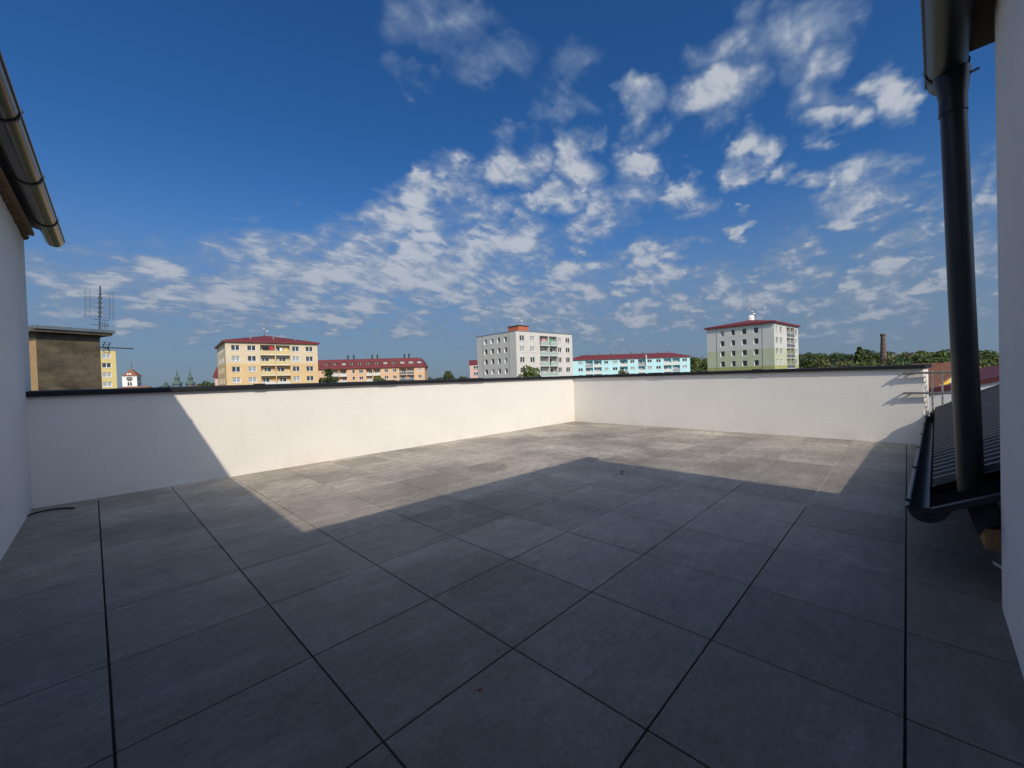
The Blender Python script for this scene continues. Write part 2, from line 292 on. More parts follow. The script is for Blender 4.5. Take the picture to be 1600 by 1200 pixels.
MAT = dict(
 tile=tile_mat(), sun_strip=mat('joint_sun_strips', (.30, .275, .245), .95, vary=.4, vscale=2), joint=mat('joint_grit', (.05, .047, .045), .95, vary=.5, vscale=9),
 render=render_mat('white_render', (.725, .70, .65), True), render2=render_mat('grey_white_render', (.66, .65, .64)),
 coping=mat('coping_sheet', (.012, .013, .016), .6, .0, spec=.22, vary=.2, vscale=4),
 gutter=mat('brown_gutter', (.055, .045, .040), .22, .55, vary=.25, vscale=6, bump=.05, bscale=14),
 black=mat('anthracite_steel', (.012, .013, .015), .40, .1, vary=.25, vscale=5, bump=.04, bscale=10),
 dark=mat('dark_sheet', (.012, .012, .014), .55, vary=.2),
 felt=mat('roofing_felt', (.020, .022, .028), .8, vary=.4, vscale=12, bump=.6, bscale=22),
 timber=mat('raw_timber', (.27, .16, .075), .85, vary=.35, vscale=6, stretch=(2, 9, 9), bump=.3),
 foam=mat('old_foam', (.16, .105, .06), .95, vary=.4, vscale=14, bump=1.0, bscale=40),
 roofsheet=mat('brown_roof_sheet', (.024, .021, .024), .45, .1, vary=.22, vscale=3),
 zinc=mat('zinc', (.30, .31, .32), .42, .7, vary=.2, vscale=7),
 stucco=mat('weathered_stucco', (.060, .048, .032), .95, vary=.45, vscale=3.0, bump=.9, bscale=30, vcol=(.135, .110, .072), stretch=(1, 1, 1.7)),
 ochre=mat('ochre_plaster', (.38, .245, .12), .9, vary=.12, vscale=5, bump=.3),
 slab=mat('slab_sheet', (.13, .16, .18), .5, .3, vary=.2), white=mat('white_paint', (.78, .77, .74), .6),
 frame=mat('white_window_frame', (.80, .80, .79), .5), grey=mat('grey_metal', (.32, .33, .35), .45, .5),
 glass=mat('window_glass', (.035, .045, .055), .08, spec=.8), glass2=mat('curtained_glass', (.34, .36, .37), .25, spec=.6, vary=.3, vscale=2),
 railglass=mat('pale_balcony_panel', (.36, .46, .43), .45, vary=.08), railwhite=mat('white_balcony_panel', (.62, .62, .60), .7, vary=.1),
 raildark=mat('dark_balcony_panel', (.11, .13, .15), .6, vary=.1), railyellow=mat('yellow_balcony_panel', (.62, .50, .24), .7, vary=.1),
 redroof=mat('red_roof', (.135, .020, .024), .75, vary=.16, vscale=.6), redfascia=mat('dark_red_fascia', (.17, .020, .028), .5),
 tileroof=mat('orange_tile_roof', (.21, .085, .045), .85, vary=.25, vscale=1.2), liftred=mat('brick_red_plaster', (.40, .115, .06), .9, vary=.15),
 flatroof=mat('flat_roof', (.10, .10, .10), .9), ywall=mat('bright_yellow_plaster', (.66, .44, .06), .9, vary=.08),
 brick=mat('brick_stack', (.16, .10, .085), .9, vary=.3, vscale=.8, stretch=(1, 1, 5)),
 copper=mat('green_copper', (.07, .12, .10), .7, vary=.3), clock=mat('clock_face', (.10, .09, .085), .6),
 bark=mat('bark', (.07, .05, .035), .95, vary=.3), grass=mat('grass_ground', (.055, .075, .03), 1, vary=.4, vscale=.05),
 road=mat('asphalt_ground', (.05, .05, .05), .95, vary=.2),
 leaf1=mat('leaf_mid', (.085, .118, .033), .7, island=.42, spec=.3), leaf2=mat('leaf_dark', (.060, .088, .032), .7, island=.42, spec=.3),
 leaf3=mat('leaf_light', (.125, .150, .040), .7, island=.38, spec=.3),
 leaf4=mat('leaf_olive', (.112, .116, .045), .7, island=.38, spec=.3), leaf5=mat('leaf_bluegreen', (.056, .090, .044), .7, island=.4, spec=.3),
 darkverge=mat('maroon_sheet', (.085, .014, .019), .6, vary=.15, vscale=3),
 dishgrey=mat('dish_grey', (.40, .40, .40), .6),
 cloth_red=mat('red_cloth', (.50, .03, .04), .9), cloth_dark=mat('dark_cloth', (.02, .02, .03), .9), cloth_pink=mat('pink_cloth', (.70, .30, .28), .9),
 cloth_green=mat('green_cloth', (.05, .35, .16), .9), cloth_yellow=mat('yellow_cloth', (.75, .55, .15), .9), cloth_white=mat('white_cloth', (.8, .8, .8), .9),
 rubber=mat('black_rubber', (.01, .01, .011), .5), dryleaf=mat('dry_leaf', (.20, .06, .03), .8), plastic=mat('white_plastic', (.6, .6, .58), .5),
)

# ------------------------------------------------------------------ mesh helpers
class MB:
    def __init__(s): s.v = []; s.f = []; s.mi = []; s.cur = 0
    def quad(s, a, b, c, d):
        i = len(s.v); s.v += [tuple(a), tuple(b), tuple(c), tuple(d)]; s.f.append((i, i+1, i+2, i+3)); s.mi.append(s.cur)
    def poly(s, pts):
        i = len(s.v); s.v += [tuple(p) for p in pts]; s.f.append(tuple(range(i, i+len(pts)))); s.mi.append(s.cur)
    def hexa(s, b, t):                       # bottom 4 and top 4 points, counter-clockwise from above
        i = len(s.v); s.v += [tuple(p) for p in b]+[tuple(p) for p in t]
        s.f += [(i+3, i+2, i+1, i), (i+4, i+5, i+6, i+7)]+[(i+k, i+(k+1) % 4, i+4+(k+1) % 4, i+4+k) for k in range(4)]; s.mi += [s.cur]*6
    def box(s, x0, x1, y0, y1, z0, z1):
        s.hexa([(x0, y0, z0), (x1, y0, z0), (x1, y1, z0), (x0, y1, z0)], [(x0, y0, z1), (x1, y0, z1), (x1, y1, z1), (x0, y1, z1)])
    def obox(s, o, e1, e2, a0, a1, b0, b1, z0, z1):   # box in a turned frame
        P = lambda a, b, z: (o[0]+e1[0]*a+e2[0]*b, o[1]+e1[1]*a+e2[1]*b, z)
        s.hexa([P(a0, b0, z0), P(a1, b0, z0), P(a1, b1, z0), P(a0, b1, z0)], [P(a0, b0, z1), P(a1, b0, z1), P(a1, b1, z1), P(a0, b1, z1)])
    def tube(s, pts, r, n=8, caps=True):
        pts = [Vector(p) for p in pts]; rs = r if isinstance(r, (list, tuple)) else [r]*len(pts)
        rings = []; prev = None
        for k, p in enumerate(pts):
            t = (pts[min(k+1, len(pts)-1)]-pts[max(k-1, 0)]).normalized()
            a = Vector((0, 0, 1)) if abs(t.z) < .9 else Vector((1, 0, 0))
            if prev is not None: a = prev
            x = (a - t*a.dot(t)).normalized(); y = t.cross(x); prev = x
            i = len(s.v); s.v += [tuple(p+x*(rs[k]*math.cos(2*math.pi*j/n))+y*(rs[k]*math.sin(2*math.pi*j/n))) for j in range(n)]; rings.append(i)
        for a, b in zip(rings, rings[1:]):
            for j in range(n): s.f.append((a+j, a+(j+1) % n, b+(j+1) % n, b+j)); s.mi.append(s.cur)
        if caps:
            s.f += [tuple(rings[0]+j for j in reversed(range(n))), tuple(rings[-1]+j for j in range(n))]; s.mi += [s.cur]*2
    def lathe(s, c, prof, n=16):             # prof: (r, z)
        rings = []
        for r, z in prof:
            i = len(s.v); s.v += [(c[0]+r*math.cos(2*math.pi*j/n), c[1]+r*math.sin(2*math.pi*j/n), c[2]+z) for j in range(n)]; rings.append(i)
        for a, b in zip(rings, rings[1:]):
            for j in range(n): s.f.append((a+j, a+(j+1) % n, b+(j+1) % n, b+j)); s.mi.append(s.cur)
        s.f += [tuple(rings[0]+j for j in reversed(range(n))), tuple(rings[-1]+j for j in range(n))]; s.mi += [s.cur]*2
    def mesh(s, name, mats, smooth=False):
        me = bpy.data.meshes.new(name); me.from_pydata(s.v, [], s.f)
        for m in (mats if isinstance(mats, (list, tuple)) else [mats]): me.materials.append(m)
        me.polygons.foreach_set('material_index', s.mi)
        if smooth: me.polygons.foreach_set('use_smooth', [True]*len(s.f))
        me.update(); return me
    def build(s, name, mats, parent=None, smooth=False, loc=None):
        o = bpy.data.objects.new(name, s.mesh(name, mats, smooth)); COL.objects.link(o)
        if smooth:
            bm = bmesh.new(); bm.from_mesh(o.data); bmesh.ops.remove_doubles(bm, verts=bm.verts, dist=1e-5); bm.to_mesh(o.data); bm.free()
            o.data.set_sharp_from_angle(angle=R(38))
        if loc is not None: o.location = loc
        if parent is not None: put(o, parent)
        return o
def put(o, parent):                          # child keeps world coordinates of its mesh; parents stand unrotated
    o.parent = parent
    p = parent; off = Vector((0, 0, 0))
    while p is not None: off += p.location; p = p.parent
    o.location = Vector(o.location) - off
def thing(name, label, cat, loc=(0, 0, 0), group=None):
    o = bpy.data.objects.new(name, None); COL.objects.link(o); o.location = loc; o.empty_display_size = .3
    return tag(o, label, cat, group)
def tag(o, label=None, cat=None, group=None, kind=None):
    if label: o['label'] = label
    if cat: o['category'] = cat
    if group: o['group'] = group
    if kind: o['kind'] = kind
    return o
def bevel(o, w, seg=2):
    b = o.modifiers.new('bevel', 'BEVEL'); b.width = w; b.segments = seg; b.limit_method = 'ANGLE'; b.angle_limit = R(40)

GROUND = -11.0
# ------------------------------------------------------------------ ground
g = MB(); n = 24
for i in range(n):
    a0, a1 = 2*math.pi*i/n, 2*math.pi*(i+1)/n
    g.poly([(0, 0, GROUND), (2600*math.cos(a0), 2600*math.sin(a0), GROUND), (2600*math.cos(a1), 2600*math.sin(a1), GROUND)])
tag(g.build('ground', MAT['grass']), kind='structure')

# ------------------------------------------------------------------ terrace floor (tiles 60 x 60 cm on pedestals, open joints)
T, TX0, TY0 = .60, .0134, .0177
LP0, LP1 = Vector((-.447, 6.246)), Vector((8.490, 6.061))      # foot of the left parapet
RP1 = Vector((8.2849, -.165))                                   # free end of the right parapet
gap_ = .0025
def floor():
    mb = MB(); tone = []
    gap = .0034; c = .0014
    for i in range(-1, 15):
        for j in range(-2, 11):
            x0, x1, y0, y1 = TX0+i*T, TX0+(i+1)*T, TY0+j*T, TY0+(j+1)*T
            gx0 = gap*(1.2 if i in (0,) else 1); 
            gy0 = gap*(1.2 if j in (0,) else 1)
            gy1 = gap*(1.2 if j == -1 else 1); gx1 = gap*(1.2 if i == -1 else 1)
            dz = random.uniform(-.0006, .0006)
            a = [(x0+gx0, y0+gy0), (x1-gx1, y0+gy0), (x1-gx1, y1-gy1), (x0+gx0, y1-gy1)]
            b = [(x0+gx0+c, y0+gy0+c), (x1-gx1-c, y0+gy0+c), (x1-gx1-c, y1-gy1-c), (x0+gx0+c, y1-gy1-c)]
            t = (random.random(), random.random(), random.random())
            tl = [random.uniform(-.0004, .0004) for _ in range(4)]
            k0 = len(mb.f)
            mb.poly([(p[0], p[1], dz+tl[q]) for q, p in enumerate(b)])
            for q in range(4):
                r = (q+1) % 4
                mb.quad((*a[q], dz-c), (*a[r], dz-c), (b[r][0], b[r][1], dz+tl[r]), (b[q][0], b[q][1], dz+tl[q]))
                mb.quad((*a[q], -.022), (*a[r], -.022), (*a[r], dz-c), (*a[q], dz-c))
            tone += [t]*(len(mb.f)-k0)
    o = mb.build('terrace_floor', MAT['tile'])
    at_ = o.data.attributes.new('tile_tone', 'FLOAT_COLOR', 'FACE')
    at_.data.foreach_set('color', [v for t in tone for v in (*t, 1.0)])
    tag(o, kind='structure')
    js = MB()                                # pale dust strips painting the far joints as sunlit
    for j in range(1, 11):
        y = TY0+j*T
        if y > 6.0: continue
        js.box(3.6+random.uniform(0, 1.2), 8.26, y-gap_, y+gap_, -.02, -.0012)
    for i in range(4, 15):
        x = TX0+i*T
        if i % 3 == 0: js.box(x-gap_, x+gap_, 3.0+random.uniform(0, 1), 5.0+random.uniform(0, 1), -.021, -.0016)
    tag(js.build('joint_sun_strips', MAT['sun_strip']), kind='structure')
    s = MB(); s.box(-.9, 8.8, -1.3, 6.7, -.30, -.024); tag(s.build('terrace_slab', MAT['joint']), kind='structure')
    s = MB(); s.box(-.9, 8.78, -1.28, 6.68, GROUND-.5, -.31); o = s.build('building_below_terrace', MAT['render2'])
    tag(o, 'plain rendered storeys carrying the tiled roof terrace', 'building')
floor()

# ------------------------------------------------------------------ parapets with sheet coping
def parapet(name_label, quad, top, cop_quad, tops, joints, cop_label=None):
    o = thing('parapet_wall', name_label, 'wall', (quad[0][0], quad[0][1], -.02))
    w = MB(); w.hexa([(*p, -.024) for p in quad], [(*p, t) for p, t in zip(quad, top)]); w.build('wall', MAT['render'], o)
    c = MB(); th = .052
    c.hexa([(*p, t-th) for p, t in zip(cop_quad, tops)], [(*p, t) for p, t in zip(cop_quad, tops)])
    cp = c.build('coping', MAT['coping'], o); bevel(cp, .006)
    for (a, b, h) in joints:                 # sheet laps standing a little proud of the coping
        P = lambda f, q0, q1: Vector((*cop_quad[q0], tops[q0])).lerp(Vector((*cop_quad[q1], tops[q1])), f)
        j = MB(); pts = [P(a, 0, 1), P(b, 0, 1), P(b, 3, 2), P(a, 3, 2)]
        side = [(-.004 if k in (0, 1) else .004) for k in range(4)]
        d = (Vector(cop_quad[0])-Vector(cop_quad[3])).normalized()
        pts = [Vector((p.x+d.x*(.004 if k in (0, 1) else -.004), p.y+d.y*(.004 if k in (0, 1) else -.004), p.z)) for k, p in enumerate(pts)]
        j.hexa([(p.x, p.y, p.z-th-.003) for p in pts], [(p.x, p.y, p.z+h) for p in pts])
        j.build('joint_cover', MAT['coping'], cp)
    return o
ov = .048
def frac_l(px): # fraction along the left coping of a picture column
    d = ray(px, 600); a, b = Vector((-.62, 6.2)), Vector((8.46, 6.012))
    n = Vector((-(b-a).y, (b-a).x)); t = n.dot(a)/(n.x*d.x+n.y*d.y); return ((Vector((d.x, d.y))*t-a).dot(b-a))/((b-a).length_squared)
fl = frac_l
parapet('long white rendered parapet on the left of the terrace, half in shade', [(-.60, 6.249), (8.490, 6.061), (8.80, 6.36), (-.60, 6.55)], [1.118, 1.085, 1.085, 1.118],
        [(-.47, 6.246-ov), (8.490-ov, 6.061-ov), (8.86, 6.42), (-.47, 6.60)], [1.160, 1.140, 1.150, 1.172],
        [(fl(381), fl(400), .012), (fl(585), fl(614), .012), (fl(716), fl(754), .010)])
def fr(px):
    d = ray(px, 585); a, b = Vector((8.44, 6.01)), Vector((8.236, -.165))
    n = Vector((-(b-a).y, (b-a).x)); t = n.dot(a)/(n.x*d.x+n.y*d.y); return ((Vector((d.x, d.y))*t-a).dot(b-a))/((b-a).length_squared)
RQ = [(8.490, 6.061), (8.2849, -.165), (8.56, -.222), (8.80, 6.36)]
parapet('white rendered parapet across the far end of the terrace, right of the corner', RQ, [1.085, 1.100, 1.100, 1.085],
        [(8.490-ov, 6.0125), (8.2849-ov, -.185), (8.60, -.26), (8.86, 6.4195)], [1.1405, 1.152, 1.160, 1.1505],
        [(fr(1016), fr(1036), .008), (fr(1174), fr(1189), .012)])

# ------------------------------------------------------------------ left house: wall, eaves, gutter
def lwx(y): return -.447+.0147*(y-6.246)
def half_round(mb, rim, r, dirv, L, ends=(True, True), seg=14, tilt=.0, th=.0025):
    """half-round gutter: rim = start of the outer rim, dirv = unit direction along, inward = to the left of dirv is given by sign of r"""
    d = Vector((dirv[0], dirv[1], 0)).normalized(); inn = Vector((-d.y, d.x, 0)) * (1 if r > 0 else -1); rr = abs(r)
    def ring(q):
        c = Vector(rim)+d*q+inn*rr
        out = [c+inn*(-math.cos(a)*rr)+Vector((0, 0, -math.sin(a)*rr + (tilt*(1-math.cos(a))/2))) for a in [math.pi*k/seg for k in range(seg+1)]]
        ins = [c+(p-c)*((rr-th)/rr) for p in out]
        return out, ins
    o0, i0 = ring(0); o1, i1 = ring(L)
    for k in range(seg):
        mb.quad(o0[k], o0[k+1], o1[k+1], o1[k]); mb.quad(i1[k], i1[k+1], i0[k+1], i0[k])
    for k in (0, seg): mb.quad(o0[k], o1[k], i1[k], i0[k])
    for flag, o_ in zip(ends, (o0, o1)):
        if flag: mb.poly(o_)
    return o0, o1
def bead(mb, rim, dirv, L, r=.009):
    d = Vector((dirv[0], dirv[1], 0)).normalized(); mb.tube([Vector(rim), Vector(rim)+d*L], r, 8)
def hanger(rim, dirv, q, r, parent, m):
    d = Vector((dirv[0], dirv[1], 0)).normalized(); inn = Vector((-d.y, d.x, 0)) * (1 if r > 0 else -1); rr = abs(r)
    c = Vector(rim)+d*q+inn*rr; mb = MB()
    pts = [c+inn*(-math.cos(a)*(rr+.004))+Vector((0, 0, -math.sin(a)*(rr+.004))) for a in [math.pi*k/16 for k in range(17)]]
    pts = [c-inn*(rr-.012)+Vector((0, 0, .012)), c-inn*(rr+.012)+Vector((0, 0, .014))]+pts+[c+inn*(rr-.004)+Vector((0, 0, .012))]
    for a, b in zip(pts, pts[1:]):
        w = d*.0125; nrm = (b-a).cross(d).normalized()*.003
        mb.hexa([a-w-nrm, b-w-nrm, b+w-nrm, a+w-nrm], [a-w+nrm, b-w+nrm, b+w+nrm, a+w+nrm])
    return mb.build('bracket', m, parent)

def left_house():
    o = thing('house', 'white rendered house wall at the left edge with a brown half-round gutter', 'house', (-.5, 6.4, -.02))
    w = MB(); zt = 2.87
    w.hexa([(-6, -.5, GROUND), (lwx(-.5), -.5, GROUND), (lwx(6.66), 6.66, GROUND), (-6, 6.66, GROUND)],
           [(-6, -.5, zt), (lwx(-.5), -.5, zt), (lwx(6.66), 6.66, zt), (-6, 6.66, zt)])
    w.build('wall', MAT['render2'], o)
    rim = Vector((-.255-.03*3.9, -.7, 2.800)); d = Vector((.030, 1, 0)).normalized()
    L = (6.655+.7)/d.y
    gb = MB(); half_round(gb, rim, .072, d, L, ends=(True, True)); bead(gb, rim, d, L)
    gt = gb.build('gutter', MAT['gutter'], o, smooth=True)
    for px in (34.5, 64.5, 84.5):
        a = -math.atan2(ray(px, 250).x, ray(px, 250).y)      # where the bearing meets the rim line
        y = None
        lo, hi = .5, 6.6
        for _ in range(40):
            md = (lo+hi)/2; x = rim.x+.03*(md+.7)
            if -x/md > math.tan(a): lo = md
            else: hi = md
        hanger(rim, d, (lo+.7)/d.y, .072, gt, MAT['dark'])
    hanger(rim, d, 1.2, .072, gt, MAT['dark'])
    # roof: tiled slope rising away from the gutter, timber eaves board, foam squeezed out above the wall head
    rf = MB(); e = lambda y, k, z: (rim.x+.03*(y+.7)-k, y, z)
    rf.hexa([e(-.8, .12, 2.86), e(6.60, .12, 2.86), (-6.3, 6.72, 4.5), (-6.3, -.8, 4.5)], [e(-.8, .10, 2.91), e(6.72, .10, 2.91), (-6.3, 6.72, 4.6), (-6.3, -.8, 4.6)])
    rf.build('roof', MAT['roofsheet'], o)
    sf = MB(); sf.hexa([(lwx(-.5)-.02, -.5, 2.80), (e(0, .20, 0)[0]-.02, -.5, 2.80), (e(6.60, .21, 0)[0], 6.60, 2.80), (lwx(6.66)-.02, 6.60, 2.80)],
                       [(lwx(-.5)-.02, -.5, 2.84), (e(0, .20, 0)[0]-.02, -.5, 2.84), (e(6.60, .21, 0)[0], 6.60, 2.84), (lwx(6.66)-.02, 6.60, 2.84)])
    sf.build('soffit', MAT['timber'], o)
    fm = MB(); pts, rs = [], []
    for k in range(275):
        y = 3.0+k*.0134; pts.append((lwx(y)+.004+random.uniform(-.006, .022), y, 2.792+random.uniform(-.022, .010))); rs.append(random.uniform(.010, .026))
    fm.tube(pts, rs, 7)
    fm.build('sealing_foam', MAT['foam'], o)
left_house()

# ------------------------------------------------------------------ right house: wall, flat roof, gutter, downpipe
def rwy(x): return -.307-.026*(x-2.936)
def right_house():
    o = thing('house', 'shaded white house wall at the right edge with black gutter and downpipe', 'house', (2.9, -.4, -.02))
    w = MB(); zt = 2.84
    w.hexa([(-6, -7, GROUND), (2.936, -7, GROUND), (2.936, rwy(2.936), GROUND), (-6, rwy(-6), GROUND)],
           [(-6, -7, zt), (2.936, -7, zt), (2.936, rwy(2.936), zt), (-6, rwy(-6), zt)])
    wl = w.build('wall', MAT['render2'], o)
    d = Vector((1, -.037, 0)).normalized(); x0 = -.9
    rim = Vector((x0, -.0705-.037*(x0-2.6), 2.755)); L = (3.43-x0)/d.x; r = .078
    gb = MB(); half_round(gb, rim, -r, d, L, ends=(True, True)); bead(gb, rim, d, L, .010)
    gt = gb.build('gutter', MAT['black'], o, smooth=True)
    for q in (3.28-x0, 2.3-x0, 1.3-x0): hanger(rim, d, q, -r, gt, MAT['dark'])
    # roof deck with verge; black soffit
    rf = MB(); ry = lambda x: -.0705-.037*(x-2.6)
    rf.hexa([(-6, ry(-6)-.10, 2.77), (3.24, ry(3.24)-.10, 2.77), (3.14, -7.2, 2.9), (-6, -7.2, 2.9)],
            [(-6, ry(-6)-.10, 2.845), (3.24, ry(3.24)-.10, 2.845), (3.14, -7.2, 2.98), (-6, -7.2, 2.98)])
    rf.build('roof', MAT['dark'], o)
    # outlet: funnel under the gutter end running into the round downpipe
    pt_ = on_x(1489, 165, 3.25); pb_ = on_x(1515, 722, 3.25); pipe = Vector((3.25, pt_.y, 0)); c = pipe+Vector((0, .004, 0))
    fn = MB(); n = 24; rings = []
    for z, rx, ryy, k in ((2.705, .074, .070, 0), (2.675, .074, .070, 0), (2.575, .0555, .0555, 1), (2.565, .0545, .0545, 1), (2.50, .0545, .0545, 1)):
        cc = c.lerp(pipe, k); i = len(fn.v)
        fn.v += [(cc.x+rx*math.cos(2*math.pi*j/n), cc.y+ryy*math.sin(2*math.pi*j/n), z) for j in range(n)]; rings.append(i)
    for a, b in zip(rings, rings[1:]):
        for j in range(n): fn.f.append((a+j, b+j, b+(j+1) % n, a+(j+1) % n)); fn.mi.append(0)
    fn.build('outlet', MAT['black'], gt, smooth=True)
    dp = MB(); dp.tube([pipe+Vector((0, 0, 2.55)), Vector((3.25, pt_.y+(pb_.y-pt_.y)*.52, 1.5)), Vector((3.25, pb_.y-.004, .455))], .0512, 28)
    p = dp.build('downpipe', MAT['black'], o, smooth=True)
    sk = MB(); sk.tube([pipe+Vector((0, 0, 2.485)), pipe+Vector((0, 0, 2.50))], .0555, 28); sk.build('socket', MAT['black'], p, smooth=True)
    sc_ = MB(); cc = Vector((c.x, c.y-.068, 2.672)); sc_.tube([cc, cc+Vector((0, -.030, .006))], .007, 8); sc_.build('screw', MAT['zinc'], gt)
    # left-over strip of white membrane at the foot of the wall
    st = MB(); a = on_z(1552, 880, .004); b = on_z(1566, 886, .02)
    st.hexa([(a.x-.02, a.y, .003), (b.x-.02, b.y, .012), (b.x+.03, b.y, .012), (a.x+.03, a.y, .003)], [(a.x-.02, a.y, .008), (b.x-.02, b.y, .018), (b.x+.03, b.y, .018), (a.x+.03, a.y, .008)])
    tag(st.build('plastic_scrap', MAT['plastic']), 'small white strip lying at the foot of the right wall', 'scrap')
right_house()

# ------------------------------------------------------------------ low brown roof beside the terrace on the right, with its own gutter
MAT['pitch'] = mat('shade_black_board', (.005, .005, .006), 1.0, vary=.2, spec=.02)
def side_roof():
    o = thing('low_roof', 'low brown ribbed metal roof with a dark gutter beside the downpipe', 'roof', (3.1, -.2, .0))
    A, B = Vector((2.985, .007, .402)), Vector((8.40, -.186, .402)); dv = (B-A); L = dv.length; d = dv.normalized(); inn = Vector((d.y, -d.x, 0))
    gb = MB(); half_round(gb, A, -.078, d, L, ends=(True, True), tilt=.02); bead(gb, A, d, L, .010)
    gt = gb.build('gutter', MAT['zinc_dark'], o, smooth=True)
    for k in range(6): hanger(A, d, .12+k*L/5.3, -.078, gt, MAT['dark'])
    # trapezoid ribs running up the slope
    s = .52; zE = .455; off = .092; W = 2.6
    P = lambda q, u, z=0: A+d*q+inn*(off+u)+Vector((0, 0, zE-.402+s*u+z+.0072*q))
    rb = MB(); pitch = .135; q = .335
    prof = [(0, 0), (.045, 0), (.062, .030), (.105, .030), (.122, 0), (.135, 0)]
    while q < L+.10:
        for (a, za), (b, zb) in zip(prof, prof[1:]):
            rb.quad(P(q+a, 0, za), P(q+b, 0, zb), P(q+b, W, zb), P(q+a, W, za))
        q += pitch
    end = q
    rb.build('roof_sheet', MAT['roofsheet'], o)
    bd = MB()                                 # boarding under the sheet; near plank painted black as the shaded void
    bd.hexa([P(.335, -.012, -.112), P(end-.02, -.012, -.112), P(end-.02, .012, -.112), P(.335, .012, -.112)], [P(.335, -.012, -.008), P(end-.02, -.012, -.008), P(end-.02, .012, -.008), P(.335, .012, -.008)])
    bd.hexa([P(.34, .014, -.085), P(end-.02, .014, -.085), P(end-.02, W, -.085), P(.34, W, -.085)], [P(.34, .014, -.006), P(end-.02, .014, -.006), P(end-.02, W, -.006), P(.34, W, -.006)])
    bd.hexa([P(.03, -.012, -.085), P(.335, -.012, -.085), P(.335, .9, -.085), P(.03, .9, -.085)], [P(.03, -.012, -.045), P(.335, -.012, -.045), P(.335, .9, -.045), P(.03, .9, -.045)])
    bd.build('boarding', MAT['pitch'], o)
    tr = MB(); tr.hexa([P(-.012, -.03, -.075), P(.028, -.03, -.075), P(.028, .9, -.075), P(-.012, .9, -.075)], [P(-.012, -.03, -.042), P(.028, -.03, -.042), P(.028, .9, -.042), P(-.012, .9, -.042)])
    tr.build('verge_trim', MAT['dark'], o)
    vg = MB()                                 # far verge: rolled capping rising with the slope
    vg.tube([P(end, -.02, -.045), P(end, .05, -.02), P(end, .16, -.012), P(end, .20, .002), P(end, .30, .004), P(end, W, .01)], [.02, .034, .036, .036, .036, .036], 10)
    vg.build('verge_capping', MAT['zinc_dark'], o, smooth=True)
    cl = MB(); c0 = B+inn*.06; cl.box(c0.x-.1, c0.x+.02, c0.y-.15, c0.y+.02, .40, .46); cl.build('gutter_end_flashing', MAT['dark'], o)
    # torn roofing felt and the sawn beam end under the near edge
    f = MB(); base = [on_x(1512, 792, 3.02), on_x(1530, 838, 3.0), on_x(1541, 826, 3.0), on_x(1562, 822, 3.0), on_x(1558, 783, 3.0), on_x(1535, 787, 3.02)]
    th = Vector((.02, .004, 0)); f.poly(base); f.poly([p+th for p in reversed(base)])
    for a, b in zip(base, base[1:]+base[:1]): f.quad(a, a+th, b+th, b)
    fo = f.build('roofing_felt', MAT['felt'], o)
    bm_ = MB(); p0 = on_x(1540, 831, 3.0); p1 = on_x(1563, 858, 3.0)
    bm_.hexa([(3.0, -.36, .245), (3.5, -.36, .245), (3.5, -.262, .245), (3.0, -.262, .245)], [(3.0, -.36, .345), (3.5, -.36, .345), (3.5, -.262, .345), (3.0, -.262, .345)])
    bm_.build('beam_end', MAT['timber'], o)
    kw = MB(); kw.box(2.94, 8.3, -1.2, -1.05, -.02, .80); kw.build('knee_wall', MAT['render2'], o)
MAT['zinc_dark'] = mat('anthracite_zinc', (.045, .048, .052), .36, .55, vary=.25, vscale=5)
side_roof()

# ------------------------------------------------------------------ guard rail at the free end of the far parapet
MAT['grey_rail'] = mat('grey_rail_steel', (.20, .19, .185), .45, .5)
def guard_rail():
    o = thing('guard_rail', 'small grey steel guard rail between the far parapet and the low roof', 'railing', (8.22, -.2, .5))
    for z in (1.036, .748):
        r_ = MB(); r_.box(8.212, 8.248, -.62, .045, z-.015, z+.015); rl = r_.build('rail', MAT['grey_rail'], o); bevel(rl, .004)
        for y in (.035, -.05):
            b = MB(); b.tube([(8.197, y, z), (8.30, y, z)], .010, 8); b.build('fixing_pin', MAT['grey_rail'], rl)
    for px in (1457, 1472.5, 1488, 1504):
        y = on_x(px, 612, 8.38).y; zr = .46+.52*max(0, -.30-y)
        p = MB(); p.tube([(8.38, y, zr), (8.38, y, 1.062)], .010, 8); p.box(8.249, 8.385, y-.007, y+.007, 1.030, 1.042); p.box(8.249, 8.385, y-.007, y+.007, .742, .754); ps = p.build('post', MAT['grey'], o)
        f = MB(); f.lathe((8.38, y, zr-.02), [(.026, 0), (.026, .02), (.014, .05)], 10); f.build('base_collar', MAT['ochre'], ps)
guard_rail()

# ------------------------------------------------------------------ small things lying on the terrace
cb = MB(); pts = [on_z(*q, .008) for q in [(20, 818), (38, 808), (50, 803), (64, 799), (80, 796), (98, 794), (116, 794)]]
pts[0].z = .03; cb.tube(pts, .0075, 8)
tag(cb.build('cable', MAT['rubber'], smooth=True), 'short black cable end on the tiles in the left corner', 'cable')
hk = MB(); c = on_z(972, 742, 0)
rv = Vector((RT.x, RT.y, 0)).normalized()
hk.tube([c+rv*(.013*math.cos(a))+Vector((0, 0, .026+.024*math.sin(a))) for a in [2*math.pi*k/14 for k in range(14)]], .0042, 6)
tag(hk.build('wire_loop', MAT['rubber'], smooth=True), 'tiny dark wire loop standing on the shaded tiles', 'loop')
lf = MB(); c = on_z(750, 1078, .004)
lf.poly([c+Vector((.012, 0, .004)), c+Vector((.003, .007, .001)), c+Vector((-.013, .002, .006)), c+Vector((-.002, -.007, 0))]); lf.poly([c+Vector((-.013, .002, .006)), c+Vector((-.022, .004, .010)), c+Vector((-.021, .001, .010))])
lo = lf.build('dry_leaf', MAT['dryleaf']); sm = lo.modifiers.new('thick', 'SOLIDIFY'); sm.thickness = .0015
